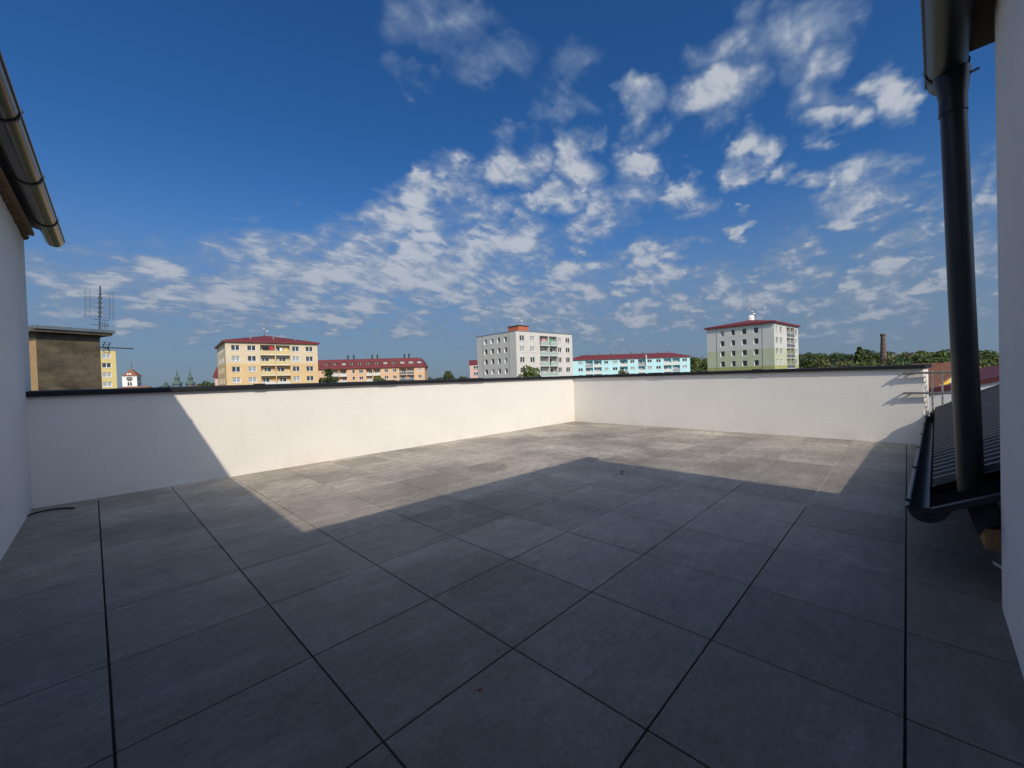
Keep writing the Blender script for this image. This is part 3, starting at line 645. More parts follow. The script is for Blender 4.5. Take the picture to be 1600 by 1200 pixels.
tag(lo, 'tiny reddish dry leaf on a near tile', 'leaf')

# ------------------------------------------------------------------ apartment blocks
WIN = {}
def window(w, h, style, parent, o3, e, nout, split=.5):
    """window part with its pane as sub-part; mesh data shared by size"""
    key = (round(w, 2), round(h, 2), style, round(split, 1))
    if key not in WIN:
        f = MB(); t = .085; d = .07
        f.box(0, w, 0, d, 0, t); f.box(0, w, 0, d, h-t, h); f.box(0, t, 0, d, t, h-t); f.box(w-t, w, 0, d, t, h-t)
        if split: f.box(w*split-.07, w*split+.07, 0, d-.004, t, h-t)
        f.box(-.06, w+.06, -.22, .0, -.05, .0)
        p = MB(); p.box(t, w-t, .022, .034, t, h-t)
        WIN[key] = (f.mesh('window', MAT['frame']), p.mesh('pane', MAT['glass2' if style else 'glass']))
    fm, pm = WIN[key]
    wo = bpy.data.objects.new('window', fm); COL.objects.link(wo); po = bpy.data.objects.new('pane', pm); COL.objects.link(po)
    ang = math.atan2(e[1], e[0]); wo.location = o3; wo.rotation_euler = (0, 0, ang); put(wo, parent); po.parent = wo
    return wo
def facade(mb, o, e, L, z0, z1, opens, reveal=True):
    """wall face with real openings; outward side is to the right of e. opens: (a0, a1, z0, z1, depth)"""
    n = Vector((e[1], -e[0]))
    P = lambda a, z, dp=0: Vector((o[0]+e[0]*a-n.x*dp, o[1]+e[1]*a-n.y*dp, z))
    xs = sorted({0, L, *[q for w in opens for q in w[:2]]}); zs = sorted({z0, z1, *[q for w in opens for q in w[2:4]]})
    for a, b in zip(xs, xs[1:]):
        for c, d in zip(zs, zs[1:]):
            if any(w[0] <= a+1e-6 and w[1] >= b-1e-6 and w[2] <= c+1e-6 and w[3] >= d-1e-6 for w in opens): continue
            mb.quad(P(a, c), P(b, c), P(b, d), P(a, d))
    for a0, a1, c, d, dp in opens:
        mb.cur = 1 if dp < .6 and reveal else 0
        mb.quad(P(a0, c), P(a0, d), P(a0, d, dp), P(a0, c, dp)); mb.quad(P(a1, d), P(a1, c), P(a1, c, dp), P(a1, d, dp))
        mb.quad(P(a0, c), P(a0, c, dp), P(a1, c, dp), P(a1, c)); mb.quad(P(a0, d), P(a1, d), P(a1, d, dp), P(a0, d, dp))
        mb.cur = 0
        mb.quad(P(a0, c, dp), P(a0, d, dp), P(a1, d, dp), P(a1, c, dp))
def along(o, e, px, py=575):                # distance along a face of the bearing of a picture column
    d = ray(px, py); n = Vector((-e[1], e[0])); t = n.dot(Vector(o[:2]))/(n.x*d.x+n.y*d.y)
    return (Vector((d.x, d.y))*t-Vector(o[:2])).dot(Vector(e))
def frame_dirs(deg):                        # right-hand face direction as an angle in the view, then in the world
    a = R(deg); r0, f0 = Vector((_cy, -_sy)), Vector((_sy, _cy))
    e1 = r0*math.cos(a)+f0*math.sin(a); return e1, Vector((-e1.y, e1.x))
def hip(mb_r, mb_f, o, e1, e2, L1, L2, z, ov, fas, rise):
    P = lambda a, b, zz: Vector((o[0]+e1.x*a+e2.x*b, o[1]+e1.y*a+e2.y*b, zz))
    q = [(-ov, -ov), (L1+ov, -ov), (L1+ov, L2+ov), (-ov, L2+ov)]
    mb_f.hexa([P(*p, z) for p in q], [P(*p, z+fas) for p in q])
    zb = z+fas+.004; h = min(L1, L2)/2+ov; zt = zb+rise
    if L1 >= L2: A, B = P(h-ov, L2/2, zt), P(L1+ov-h, L2/2, zt)
    else: A, B = P(L1/2, h-ov, zt), P(L1/2, L2+ov-h, zt)
    c = [P(*p, zb) for p in q]
    if L1 >= L2:
        mb_r.quad(c[0], c[1], B, A); mb_r.poly([c[1], c[2], B]); mb_r.quad(c[2], c[3], A, B); mb_r.poly([c[3], c[0], A])
    else:
        mb_r.poly([c[0], c[1], A]); mb_r.quad(c[1], c[2], B, A); mb_r.poly([c[2], c[3], B]); mb_r.quad(c[3], c[0], A, B)
    mb_r.poly(c[::-1])
    return A, B
def block(name, label, cat, o, e1, e2, L1, L2, ztop, wmat, right_w, left_w, loggias, rows, wh, rail_m, group=None, splits=None, style_p=.3, lrows=None, rail_by=None, recess=.16, balc=(0, 0)):
    """o: the near corner; right face runs along e1, left face along e2. right_w / loggias: picture columns of openings; rows: heads of the rows"""
    t = thing(name, label, cat, (o[0], o[1], GROUND), group or 'apartment blocks on the skyline')
    mb = MB(); opsR, winsR = [], []
    lrows = lrows or rows
    for (a, b) in right_w:
        x0, x1 = along(o, e1, a), along(o, e1, b)
        for zt in rows: opsR.append((x0, x1, zt-wh, zt, recess)); winsR.append((x0, x1, zt-wh, zt))
    for (a, b) in loggias:
        x0, x1 = along(o, e1, a), along(o, e1, b)
        for zt in rows: opsR.append((x0, x1, zt-2.38, zt+.20, 1.25))
    facade(mb, o, e1, L1, GROUND, ztop, opsR)
    opsL = []
    for (a, b) in left_w:
        for zt in lrows: opsL.append((a, b, zt-wh, zt, recess+.12))
    o2 = Vector(o[:2])+e2*L2
    # the left face is walked from its far end to the corner so that outside stays on the right
    oL = [(L2-b, L2-a, c, d, dp) for a, b, c, d, dp in opsL]
    facade(mb, o2, -e2, L2, GROUND, ztop, oL)
    c1 = Vector(o[:2])+e1*L1; c2 = c1+e2*L2
    facade(mb, c1, e2, L2, GROUND, ztop, []); facade(mb, c2, -e1, L1, GROUND, ztop, [])
    mb.poly([(*o[:2], ztop), (*c1, ztop), (*c2, ztop), (*o2, ztop)])
    mb.build('wall', list(wmat)+[MAT['white']], t)
    n1 = Vector((e1.y, -e1.x))
    for k, (x0, x1, z0, z1) in enumerate(winsR):
        p = Vector(o[:2])+e1*x0-n1*(recess-.03)
        window(x1-x0, z1-z0, int(random.random() < style_p), t, Vector((p.x, p.y, z0)), e1, n1, .5 if x1-x0 > 1.3 else 0)
    eL = -e2; nL = Vector((eL.y, -eL.x))
    for (a, b, z0, z1, dp) in oL:
        p = o2+eL*a-nL*(dp-.03)
        window(b-a, z1-z0, int(random.random() < .12), t, Vector((p.x, p.y, z0)), eL, nL, 0)
    if left_w:                                # conductor wires down the blank strips of the left face
        for f in (.16, .84):
            cw = MB(); cw.obox(o, e2, Vector((-e1.x, -e1.y)), L2*f-.05, L2*f+.05, .002, .05, GROUND, ztop-.1); cw.build('lightning_conductor', MAT['grey'], t)
    for q, (a, b) in enumerate(loggias):
        x0, x1 = along(o, e1, a), along(o, e1, b)
        for k, zt in enumerate(rows):
            zf = zt-2.38
            w_ = min(1.7, (x1-x0)*.62)
            p = Vector(o[:2])+e1*(x0+(x1-x0)*(.14 if (q+k) % 2 else .26))-n1*1.19
            window(w_, 2.0, int(random.random() < .45), t, Vector((p.x, p.y, zf+.12)), e1, n1, .42)
            m_ = rail_by(q, k) if rail_by else rail_m
            rl = MB(); fr_ = MB()
            rl.obox(o, e1, -n1, x0+.03, x1-.03, -balc[0]-.03, -balc[0]+.02, zf+.06, zf+.98)
            b_ = rl.build('balcony_rail', MAT[m_], t)
            h = MB(); h.obox(o, e1, -n1, x0+.02, x1-.02, -balc[0]-.05, -balc[0]+.04, zf+.981, zf+1.04); h.obox(o, e1, -n1, x0+.02, x1-.02, -balc[0]-.06, .0, zf-.10, zf+.055)
            h.build('handrail', MAT['white'], b_)
    return t
def aerial(parent, p, h, dishes=2, arms=3, w=.9, name='aerial'):
    a = MB(); a.tube([p, p+Vector((0, 0, h))], .05, 6)
    for k in range(arms):
        z = h*(.98-.13*k); ww = w*random.uniform(.6, 1); an = random.uniform(-.5, .5)
        dv = Vector((RT.x, RT.y, 0)).normalized()*math.cos(an)+Vector((FW.x, FW.y, 0))*math.sin(an)
        a.tube([p-dv*ww+Vector((0, 0, z)), p+dv*ww+Vector((0, 0, z))], .035, 5)
        for s in (-.8, -.4, .4, .8):
            q = p+dv*(ww*s)+Vector((0, 0, z)); up = Vector((-dv.y, dv.x, 0))*.35+Vector((0, 0, .12))
            a.tube([q-up, q+up], .02, 4)
    ao = a.build(name, MAT['grey'], parent)
    for k in range(dishes):
        q = p+Vector((RT.x, RT.y, 0))*(.45*(-1)**k)+Vector((0, 0, h*(.42+.18*k)))
        d = MB(); nrm = Vector((-.4, -.85, .35)).normalized(); x = nrm.cross(Vector((0, 0, 1))).normalized(); y = nrm.cross(x); i = 0
        d.v = [tuple(q-nrm*.10)]+[tuple(q+x*(.27*math.cos(j*math.pi/5))+y*(.27*math.sin(j*math.pi/5))) for j in range(10)]
        d.f = [(0, 1+j, 1+(j+1) % 10) for j in range(10)]; d.mi = [0]*10
        do = d.build('satellite_dish', MAT['dishgrey'], ao); so = do.modifiers.new('thick', 'SOLIDIFY'); so.thickness = .03
    return ao
def small_boxes(parent, pts, name='roof_vent', m='grey', s=.3, h=.8):
    for p in pts:
        b = MB(); b.box(p.x-s, p.x+s, p.y-s, p.y+s, p.z-.3, p.z+h); b.box(p.x-s-.08, p.x+s+.08, p.y-s-.08, p.y+s+.08, p.z+h+.004, p.z+h+.12); b.build(name, MAT[m], parent)
def laundry(o, e1, n1, px, z, w, h, m, label):
    a = along(o, e1, px); c = MB()
    p = Vector(o[:2])+e1*a-n1*.25
    N_ = 5; th = .03
    for k in range(N_):
        f0, f1 = k/N_, (k+1)/N_; s0, s1 = .05*math.sin(7*f0), .05*math.sin(7*f1)
        q0, q1 = p+e1*(w*f0)+n1*s0, p+e1*(w*f1)+n1*s1
        c.hexa([(*q0, z-h), (*q1, z-h), (*(q1-n1*th), z-h), (*(q0-n1*th), z-h)], [(*q0, z), (*q1, z), (*(q1-n1*th), z), (*(q0-n1*th), z)])
    tag(c.build('laundry', MAT[m]), label, 'laundry', 'washing on the balconies')

E_ = EYE
# -- yellow block
e1, e2 = frame_dirs(40); o = at(353.3, 575, 105); L1 = along(o, e1, 497); 
def left_len(o, e2, px): return along(o, e2, px)
L2 = left_len(o, e2, 340)
zt = E_+(horizon(353.3)-534.2)*105/F_PX
YW = [band_mat('yellow_bands', [(-50, (.66, .475, .25)), (E_+5.9, (.66, .555, .40)), ])]
rows = [E_+10.75-2.82*k for k in range(4)]
lw = [(L2*f, L2*f+1.0) for f in (.22, .40, .57, .74)]
yb = block('apartment_block', 'yellow and orange apartment block with a dark red hipped roof', 'apartment block', o, e1, e2, L1, L2, zt, YW,
           [(362.1, 375.5), (387.4, 400.9), (457.3, 468.4), (478.5, 489.7)], lw, [(407.8, 430.7), (432.1, 454.1)], rows, 1.40, 'railyellow', rail_by=lambda q, k: 'railyellow' if k < 3 else 'railwhite')
r_, f_ = MB(), MB(); A, B = hip(r_, f_, o, e1, e2, L1, L2, zt+.004, .55, .45, 2.7)
rf = r_.build('roof', MAT['redroof'], yb); f_.build('fascia', MAT['redfascia'], yb)
aerial(rf, A.lerp(B, .35)-Vector((0, 0, .2)), 4.0, 2, 4, 1.0)
small_boxes(rf, [A.lerp(B, f)+Vector((0, 0, -.1)) for f in (.05, .62)], h=.5)
small_boxes(rf, [Vector((*(Vector(o[:2])+e1*a+e2*b), zt+z)) for a, b, z in ((6, 3.2, 1.6), (11.5, 3.4, 1.7), (17, 3.2, 1.6), (19.5, 2.5, 1.2))], s=.15, h=.5)
n1 = Vector((e1.y, -e1.x))
laundry(o, e1, n1, 411, rows[0]-.15, 1.6, .9, 'cloth_dark', 'dark washing hung in the top left loggia of the yellow block')
laundry(o, e1, n1, 422.5, rows[0]-.1, .9, 1.15, 'cloth_red', 'red cloth hung in the top left loggia of the yellow block')
laundry(o, e1, n1, 445.0, rows[0]-.55, .9, .8, 'cloth_yellow', 'yellow cloth hung in the top right loggia of the yellow block')
laundry(o, e1, n1, 438.5, rows[0]-.5, .7, .8, 'cloth_white', 'white cloth hung in the top right loggia of the yellow block')

# -- grey-white block
e1, e2 = frame_dirs(41); o = at(807.6, 575, 105); L1 = along(o, e1, 895.2); L2 = along(o, e2, 746.4)
zt = E_+(horizon(807.6)-517.4)*105/F_PX
rows = [E_+10.9-2.81*k for k in range(4)]
lw = [tuple(sorted((along(o, e2, a), along(o, e2, b)))) for a, b in [(757.6, 762.2), (767.9, 772.4), (778.2, 782.5), (788.8, 793.2)]]
wb = block('apartment_block', 'grey and white flat roofed apartment block with pale green balcony panels', 'apartment block', o, e1, e2, L1, L2, zt,
           [band_mat('white_block_wall', [(-50, (.60, .575, .54))])], [(813.3, 820.9), (829.2, 836.6), (872.9, 878.5), (885, 891.4)], lw, [(844.5, 858.2), (859.4, 871.5)], rows, 1.4, 'railglass', balc=(.35, 0))
cp = MB()
P = lambda a, b: Vector((*(Vector(o[:2])+e1*a+e2*b), 0))
for a0, a1, b0, b1 in ((-.05, L1+.05, -.05, .25), (-.05, L1+.05, L2-.25, L2+.05), (-.05, .25, .25, L2-.25), (L1-.25, L1+.05, .25, L2-.25)): cp.obox(o, e1, e2, a0, a1, b0, b1, zt+.003, zt+.18)
cp.build('roof_edge', MAT['zinc'], wb)
lr_o = at(810, 515, 110)
lr = MB(); la, lb = along(lr_o, e1, 827.5), along(lr_o, e2, 796)
lr.obox(lr_o, e1, e2, 0, la, 0, lb, zt+.005, zt+2.0); lro = lr.build('lift_room', MAT['liftred'], wb)
lt = MB(); lt.obox(lr_o, e1, e2, -.15, la+.15, -.15, lb+.15, zt+2.003, zt+2.2); lt.build('lift_room_roof', MAT['dark'], lro)
aerial(lro, Vector((lr_o.x, lr_o.y, zt+2.1))+Vector((e1.x, e1.y, 0))*1.6+Vector((e2.x, e2.y, 0))*1.0, 3.6, 2, 2, .6)
n1 = Vector((e1.y, -e1.x))
laundry(o, e1, n1, 849, rows[0]-.55, 1.3, .7, 'cloth_pink', 'pink washing on the top left balcony of the grey white block')
laundry(o, e1, n1, 861.5, rows[0]-.45, 1.0, .8, 'cloth_green', 'green cloth on the top right balcony of the grey white block')

# -- green-white block
e1, e2 = frame_dirs(41); o = at(1210.6, 575, 100); L1 = along(o, e1, 1248.2); L2 = along(o, e2, 1105.6)
zt = E_+(horizon(1210.6)-504)*100/F_PX
rows = [E_+10.75-2.74*k for k in range(4)]
lw = [tuple(sorted((along(o, e2, a), along(o, e2, b)))) for a, b in [(1126.1, 1132.7), (1143.2, 1149.4), (1160, 1167.4), (1178.4, 1185.9)]]
gb = block('apartment_block', 'white and pale green apartment block with a low red roof', 'apartment block', o, e1, e2, L1, L2, zt,
           [band_mat('green_bands', [(-50, (.36, .37, .15)), (E_+.95, (.47, .50, .36)), (E_+5.3, (.56, .56, .53))])], [(1213.2, 1216.9), (1219.7, 1223.2), (1243.2, 1246.6)], lw,
           [(1230.4, 1236.2), (1236.7, 1242.4)], rows, 1.45, 'raildark', balc=(.0, 0), rail_by=lambda q, k: 'raildark')
r_, f_ = MB(), MB(); A, B = hip(r_, f_, o, e1, e2, L1, L2, zt+.004, .5, .42, 1.75)
rf = r_.build('roof', MAT['redroof2'] if 'redroof2' in MAT else MAT['redroof'], gb); f_.build('fascia', MAT['redfascia'], gb)
pz = A.lerp(B, .2); hs = MB(); hs.lathe(pz-Vector((0, 0, .6)), [(.9, 0), (.85, 1.5), (.7, 1.9)], 12); ho = hs.build('roof_housing', MAT['white'], rf)
aerial(ho, pz+Vector((0, 0, 1.0)), 3.4, 2, 4, .8)
pz = A.lerp(B, .75); hs = MB(); hs.tube([pz-Vector((0, 0, .3)), pz+Vector((0, 0, 1.6))], .12, 8); hs.build('vent_pipe', MAT['grey'], rf)
dd = MB(); dd.lathe(pz+Vector((0, 0, 1.5)), [(.15, 0), (.45, .25), (.45, .5), (.1, .6)], 12); dd.build('vent_cowl', MAT['white'], rf)
small_boxes(rf, [A.lerp(B, 1.15)+Vector((0, 0, -.5)), A.lerp(B, 1.4)-Vector((0, 0, 1.0))], s=.2, h=.8)

# -- long blue block
e1, e2 = frame_dirs(1.0); o = at(893.0, 575, 170); L1 = along(o, e1, 1078.4); L2 = 11.0
zt = E_+23.9*170/F_PX
rows = [E_+5.75, E_+2.95, E_+.15]
BM = mat('sky_blue_plaster', (.46, .73, .78), .9, vary=.06, vscale=.4)
bb = block('apartment_block', 'long low sky blue apartment block with a dull red roof', 'apartment block', o, e1, e2, L1, L2, zt, [BM],
           [(903.5, 910.6), (944.3, 950.5), (957.4, 965), (984.9, 991.5), (1011.7, 1018.6), (1025.5, 1032.8), (1066.3, 1073.6)], [],
           [(914.8, 926.5), (928.2, 940.2), (968.4, 980.8), (997.3, 1008.3), (1037.2, 1049.5), (1050.9, 1062.6)], rows, 1.2, 'railwhite', rail_by=lambda q, k: 'railwhite' if (q+k) % 3 else 'grey')
r_, f_ = MB(), MB(); A, B = hip(r_, f_, o, e1, e2, L1, L2, zt+.004, .5, .35, 1.9)
rf = r_.build('roof', MAT['redroof'], bb); f_.build('fascia', MAT['redfascia'], bb)
aerial(rf, A.lerp(B, .46), 4.2, 1, 2, .7)
small_boxes(rf, [A.lerp(B, f)+Vector((0, 0, -.2)) for f in (.08, .2, .33, .55, .68, .85, .96)], s=.3, h=.7)
sep = MB()
for px in (1009.6,):
    a = along(o, e1, px); sep.obox(o, e1, e2, a-.15, a+.15, -.55, 6, zt-3, zt+1.35)
sep.build('party_wall_head', MAT['white'], bb)

# -- apricot block with a red mansard
e1, e2 = frame_dirs(5.5); o = at(497, 580, 168); L1 = along(o, e1, 663.4); 
c1 = Vector(o[:2])+e1*L1
L2 = 11.0
zt = E_+5.65
rows = [E_+5.15, E_+2.35, E_-.45]
AM = mat('apricot_plaster', (.66, .44, .28), .9, vary=.08, vscale=.3)
cv = lambda c: c/8.42+500
ab = block('apartment_block', 'apricot apartment block with a red mansard roof full of windows', 'apartment block', o, e1, e2, L1, L2, zt, [AM],
           [(cv(420), cv(455)), (cv(510), cv(565)), (cv(845), cv(893)), (cv(955), cv(1005)), (cv(1290), cv(1335))], [],
           [(cv(145), cv(240)), (cv(250), cv(350)), (cv(605), cv(685)), (cv(695), cv(795)), (cv(1040), cv(1135)), (cv(1140), cv(1235))], rows, 1.3, 'railwhite', rail_by=lambda q, k: ('raildark' if q > 3 else 'railwhite'))
mr = MB(); P = lambda a, b, z: Vector((*(Vector(o[:2])+e1*a+e2*b), z))
lv = [(-.45, .0), (-.45, .28), (-.15, .9), (.35, 2.6), (1.0, 3.9), (2.2, 4.15)]
lw2 = [(-.45, .0), (-.45, .28), (.0, 1.4), (.9, 2.8), (1.9, 3.7), (2.8, 4.15)]
rgs = []
for (i1, z), (i2, _) in zip(lv, lw2):
    rgs.append([P(-.3+i2*.0, i1, zt+.004+z), P(L1-i2, i1, zt+.004+z), P(L1-i2, L2-i1, zt+.004+z), P(-.3, L2-i1, zt+.004+z)])
for a, b in zip(rgs, rgs[1:]):
    for k in range(4): mr.quad(a[k], a[(k+1) % 4], b[(k+1) % 4], b[k])
mr.poly(rgs[-1]); mr.poly(rgs[0][::-1])
mo = mr.build('roof', MAT['redroof'], ab)
for c0, c1_ in [(65, 120), (175, 230), (290, 345), (395, 455), (505, 565), (615, 675), (730, 785), (838, 890), (948, 1005), (1058, 1115), (1170, 1230), (1280, 1338)]:
    a0, a1 = along(o, e1, cv(c0)), along(o, e1, cv(c1_)); n1 = Vector((e1.y, -e1.x))
    dm = MB(); dm.obox(o, e1, e2, a0-.15, a0, -.12, 1.2, zt+.75, zt+2.62); dm.obox(o, e1, e2, a1, a1+.15, -.12, 1.2, zt+.75, zt+2.62); dm.obox(o, e1, e2, a0-.15, a1+.15, -.12, 1.3, zt+2.625, zt+2.8); dm.obox(o, e1, e2, a0, a1, -.12, 1.2, zt+.6, zt+.745)
    do = dm.build('dormer', MAT['redroof'], mo)
    p = Vector(o[:2])+e1*a0-n1*.06
    window(a1-a0, 1.8, int(random.random() < .5), do, Vector((p.x, p.y, zt+.76)), e1, n1, .5)
for c0 in (340, 418, 665, 735, 1097, 1160):
    a = along(o, e1, cv(c0)); ch = MB(); b = P(a, 3.5, zt+4.0); ch.tube([b, b+Vector((0, 0, 1.9))], .28, 8); ch.tube([b+Vector((0, 0, 1.5)), b+Vector((0, 0, 1.75))], .42, 8); ch.build('chimney_pot', MAT['dark'], mo)
aerial(mo, P(along(o, e1, cv(640)), 4, zt+4.1), 3.4, 0, 2, .6)

# -- low yellow block at far left, pink pieces of two more houses
e1, e2 = frame_dirs(44); o = at(170, 580, 121); o = o - Vector((e1.x, e1.y, 0))*12; L1 = along(o, e1, 181.8); L2 = 10
zt = E_+(horizon(170)-548)*121/F_PX
rows = [E_+10.9-2.8*k for k in range(4)]
lb = block('apartment_block', 'pale yellow apartment block beside the weathered rooftop hut', 'apartment block', o, e1, e2, L1, L2, zt, [mat('pale_yellow_plaster', (.60, .49, .22), .9, vary=.06)],
           [(135, 149), (159.3, 173.8)], [], [], rows, 1.45, 'railwhite', style_p=.6)
cp = MB(); cp.obox(o, e1, e2, -.1, L1+.1, -.1, L2+.1, zt+.003, zt+.16); cp.build('roof_edge', MAT['zinc'], lb)
def gabled(name, label, cat, o, e1, e2, L1, L2, z0, zt, rise, wm, rm, wins=(), ov=.4, axis=1):
    """house with a gabled roof: ridge along e1 (axis=1) or e2"""
    t = thing(name, label, cat, (o[0], o[1], z0))
    P = lambda a, b, z: Vector((o[0]+e1.x*a+e2.x*b, o[1]+e1.y*a+e2.y*b, z))
    w = MB(); w.obox(o, e1, e2, 0, L1, 0, L2, z0, zt)
    if axis == 1: 
        for a in (0.0, L1): w.poly([P(a, 0, zt), P(a, L2, zt), P(a, L2/2, zt+rise-.06)])
    else:
        for b in (0.0, L2): w.poly([P(0, b, zt), P(L1, b, zt), P(L1/2, b, zt+rise-.06)])
    w.build('wall', MAT[wm] if isinstance(wm, str) else wm, t)
    r = MB(); k = .14
    if axis == 1:
        s = rise/(L2/2); lo = zt-s*ov
        for b0, b1, z0_, z1_ in ((-ov, L2/2, lo, zt+rise), (L2/2, L2+ov, zt+rise, lo)):
            r.hexa([P(-ov, b0, z0_), P(L1+ov, b0, z0_), P(L1+ov, b1, z1_), P(-ov, b1, z1_)], [P(-ov, b0, z0_+k), P(L1+ov, b0, z0_+k), P(L1+ov, b1, z1_+k), P(-ov, b1, z1_+k)])
    else:
        s = rise/(L1/2); lo = zt-s*ov
        for a0, a1, z0_, z1_ in ((-ov, L1/2, lo, zt+rise), (L1/2, L1+ov, zt+rise, lo)):
            r.hexa([P(a0, -ov, z0_), P(a1, -ov, z1_), P(a1, L2+ov, z1_), P(a0, L2+ov, z0_)], [P(a0, -ov, z0_+k), P(a1, -ov, z1_+k), P(a1, L2+ov, z1_+k), P(a0, L2+ov, z0_+k)])
    ro = r.build('roof', MAT[rm], t)
    n1 = Vector((e1.y, -e1.x))
    for a0, w_, z, h in wins:
        p = Vector(o[:2])+e1*a0+n1*.05
        window(w_, h, 0, t, Vector((p.x, p.y, z)), e1, n1, .5)
    return t, ro, P
PK = mat('pink_plaster', (.62, .42, .36), .9, vary=.06)
e1, e2 = frame_dirs(20); o = at(335.6, 590, 150)
gabled('house', 'pink house with a steep red roof peeping out left of the yellow block', 'house', o, e1, e2, 9, 9, GROUND, E_+3.9, 3.4, PK, 'redroof', [(2.2, 1.2, E_+1.0, 1.3)], .6)
e1, e2 = frame_dirs(3); o = at(734.2, 580, 170)
gabled('house', 'pink house with a red roof left of the grey white block', 'house', o, e1, e2, 14, 10, GROUND, E_+6.0, 1.9, PK, 'redroof', [(1.5, 2.0, E_+4.1, 1.3), (1.5, 2.0, E_+1.5, 1.3)], .35)

# ------------------------------------------------------------------ church tower, spires, roofs of the old town
def church():
    D = 230; e1, e2 = frame_dirs(24); o = at(191.2, 600, D); L = along(o, e1, 213); 
    L2 = L
    t = thing('church_tower', 'white church tower with clock and red pyramid roof', 'tower', (o.x, o.y, GROUND))
    zt = E_+(horizon(200)-587.2)*D/F_PX
    w = MB(); w.obox(o, e1, e2, 0, L, 0, L2, GROUND, zt); w.obox(o, e1, e2, -.2, L+.2, -.2, L2+.2, zt-.5, zt-.1); w.build('wall', MAT['white'], t)
    P = lambda a, b, z: Vector((o.x+e1.x*a+e2.x*b, o.y+e1.y*a+e2.y*b, z))
    r = MB(); c = [P(-.5, -.5, zt), P(L+.5, -.5, zt), P(L+.5, L2+.5, zt), P(-.5, L2+.5, zt)]; ap = P(L/2, L2/2, zt+4.3); lw_ = [p.lerp(ap, .22)-Vector((0, 0, .35)) for p in c]
    for k in range(4):
        a, b = k, (k+1) % 4; r.quad(c[a], c[b], lw_[b], lw_[a]); r.poly([lw_[a], lw_[b], ap])
    r.poly(c[::-1]); ro = r.build('roof', MAT['tileroof'], t)
    for f in (.38, .56):
        d = MB(); q = P(L*f, .9, zt+.85); d.obox(q, e1, e2, -.4, .4, -.6, .6, zt+.6, zt+1.5); d.build('roof_dormer', MAT['white'], ro)
    fn = MB(); fn.tube([ap-Vector((0, 0, .1)), ap+Vector((0, 0, 3.6))], .12, 6); fn.lathe(ap+Vector((0, 0, 1.3)), [(.1, 0), (.4, .35), (.1, .7)], 8); fn.build('finial', MAT['copper'], ro)
    for (dirv, nn, base, ln) in ((e1, Vector((e1.y, -e1.x)), Vector(o[:2]), L), (e2, Vector((e2.y, -e2.x)), Vector(o[:2])+e1*L, L2)):
        cc = base+dirv*(ln/2)+nn*.06; ck = MB(); zc = zt-1.7
        ck.poly([(*(cc+nn*.08+dirv*(1.35*math.cos(a))), zc+1.35*math.sin(a)) for a in [2*math.pi*k/20 for k in range(20)]])
        ck.tube([(*(cc-nn*.02), zc), (*(cc+nn*.075), zc)], 1.34, 20)
        co = ck.build('clock', MAT['clock'], t)
        hd = MB()
        for an, l in ((1.1, .9), (2.9, .65)):
            p0 = Vector((*(cc+nn*.12), zc)); p1 = p0+Vector((dirv.x*math.cos(an), dirv.y*math.cos(an), math.sin(an)))*l; hd.tube([p0, p1], .1, 4)
        for k in range(12):
            an = k*math.pi/6; p0 = Vector((*(cc+nn*.12), zc))+Vector((dirv.x*math.cos(an), dirv.y*math.cos(an), math.sin(an)))*1.0; hd.tube([p0, p0+Vector((dirv.x*math.cos(an), dirv.y*math.cos(an), math.sin(an)))*.2], .08, 4)
        hd.build('clock_hands', MAT['white'], co)
        for s in (-.55, .55):
            q = cc+dirv*s; lv_ = MB()
            pts = [(-.36, -5.6), (.36, -5.6), (.36, -3.9), (.2, -3.55), (-.2, -3.55), (-.36, -3.9)]
            lv_.poly([(*(q+dirv*a+nn*.03), zt+b) for a, b in pts]); lv_.poly([(*(q+dirv*a-nn*.1), zt+b) for a, b in pts[::-1]]); lv_.build('belfry_opening', MAT['dark'], t)
church()
def spire(px, ybase, ytop, D, label, w):
    b = at(px, ybase, D); h = (ybase-ytop)*D/F_PX
    t = thing('church_spire', label, 'spire', (b.x, b.y, GROUND), 'green copper church spires')
    s = MB(); s.lathe((b.x, b.y, GROUND), [(w*1.15, 0), (w*1.15, b.z-GROUND)], 8); s.build('tower_shaft', MAT['slab'], t)
    c = MB(); c.lathe((b.x, b.y, b.z), [(w*1.35, 0), (w*1.25, h*.08), (w*.8, h*.17), (w*.55, h*.22), (w*.55, h*.34), (w*.75, h*.38), (w*.5, h*.50), (w*.28, h*.56), (w*.3, h*.62), (w*.12, h*.75), (w*.05, h)], 10)
    c.build('copper_helm', MAT['copper'], t)
spire(277, 600, 577, 330, 'slim green copper church spire, left of the pair', 2.7)
spire(297.6, 600, 577, 335, 'slim green copper church spire, right of the pair', 2.7)
spire(259, 603, 594, 300, 'small squat green copper turret left of the two spires', 2.2)
OLD = [(185, 604.5, 14, 150, 'red tiled roof just right of the pale yellow block', 30), (222, 606, 22, 165, 'red tiled roof right of the church tower', 14), (252, 605, 16, 185, 'red roof below the small green turret', 24), (287, 603.5, 18, 205, 'red roof under the two green spires', 18), (312, 603.0, 14, 235, 'far red roof right of the two green spires', 28)]
for px, y, w_, D, lab, dg in OLD:
    e1, e2 = frame_dirs(dg); o = at(px, y, D); _t = gabled('town_house', lab, 'house', o, e1, e2, w_*.55, 9, GROUND, o.z-3.2, 3.1, 'white' if random.random() < .5 else 'ochre', 'tileroof', (), .3)[0]; _t['group'] = 'red roofs of the old town'

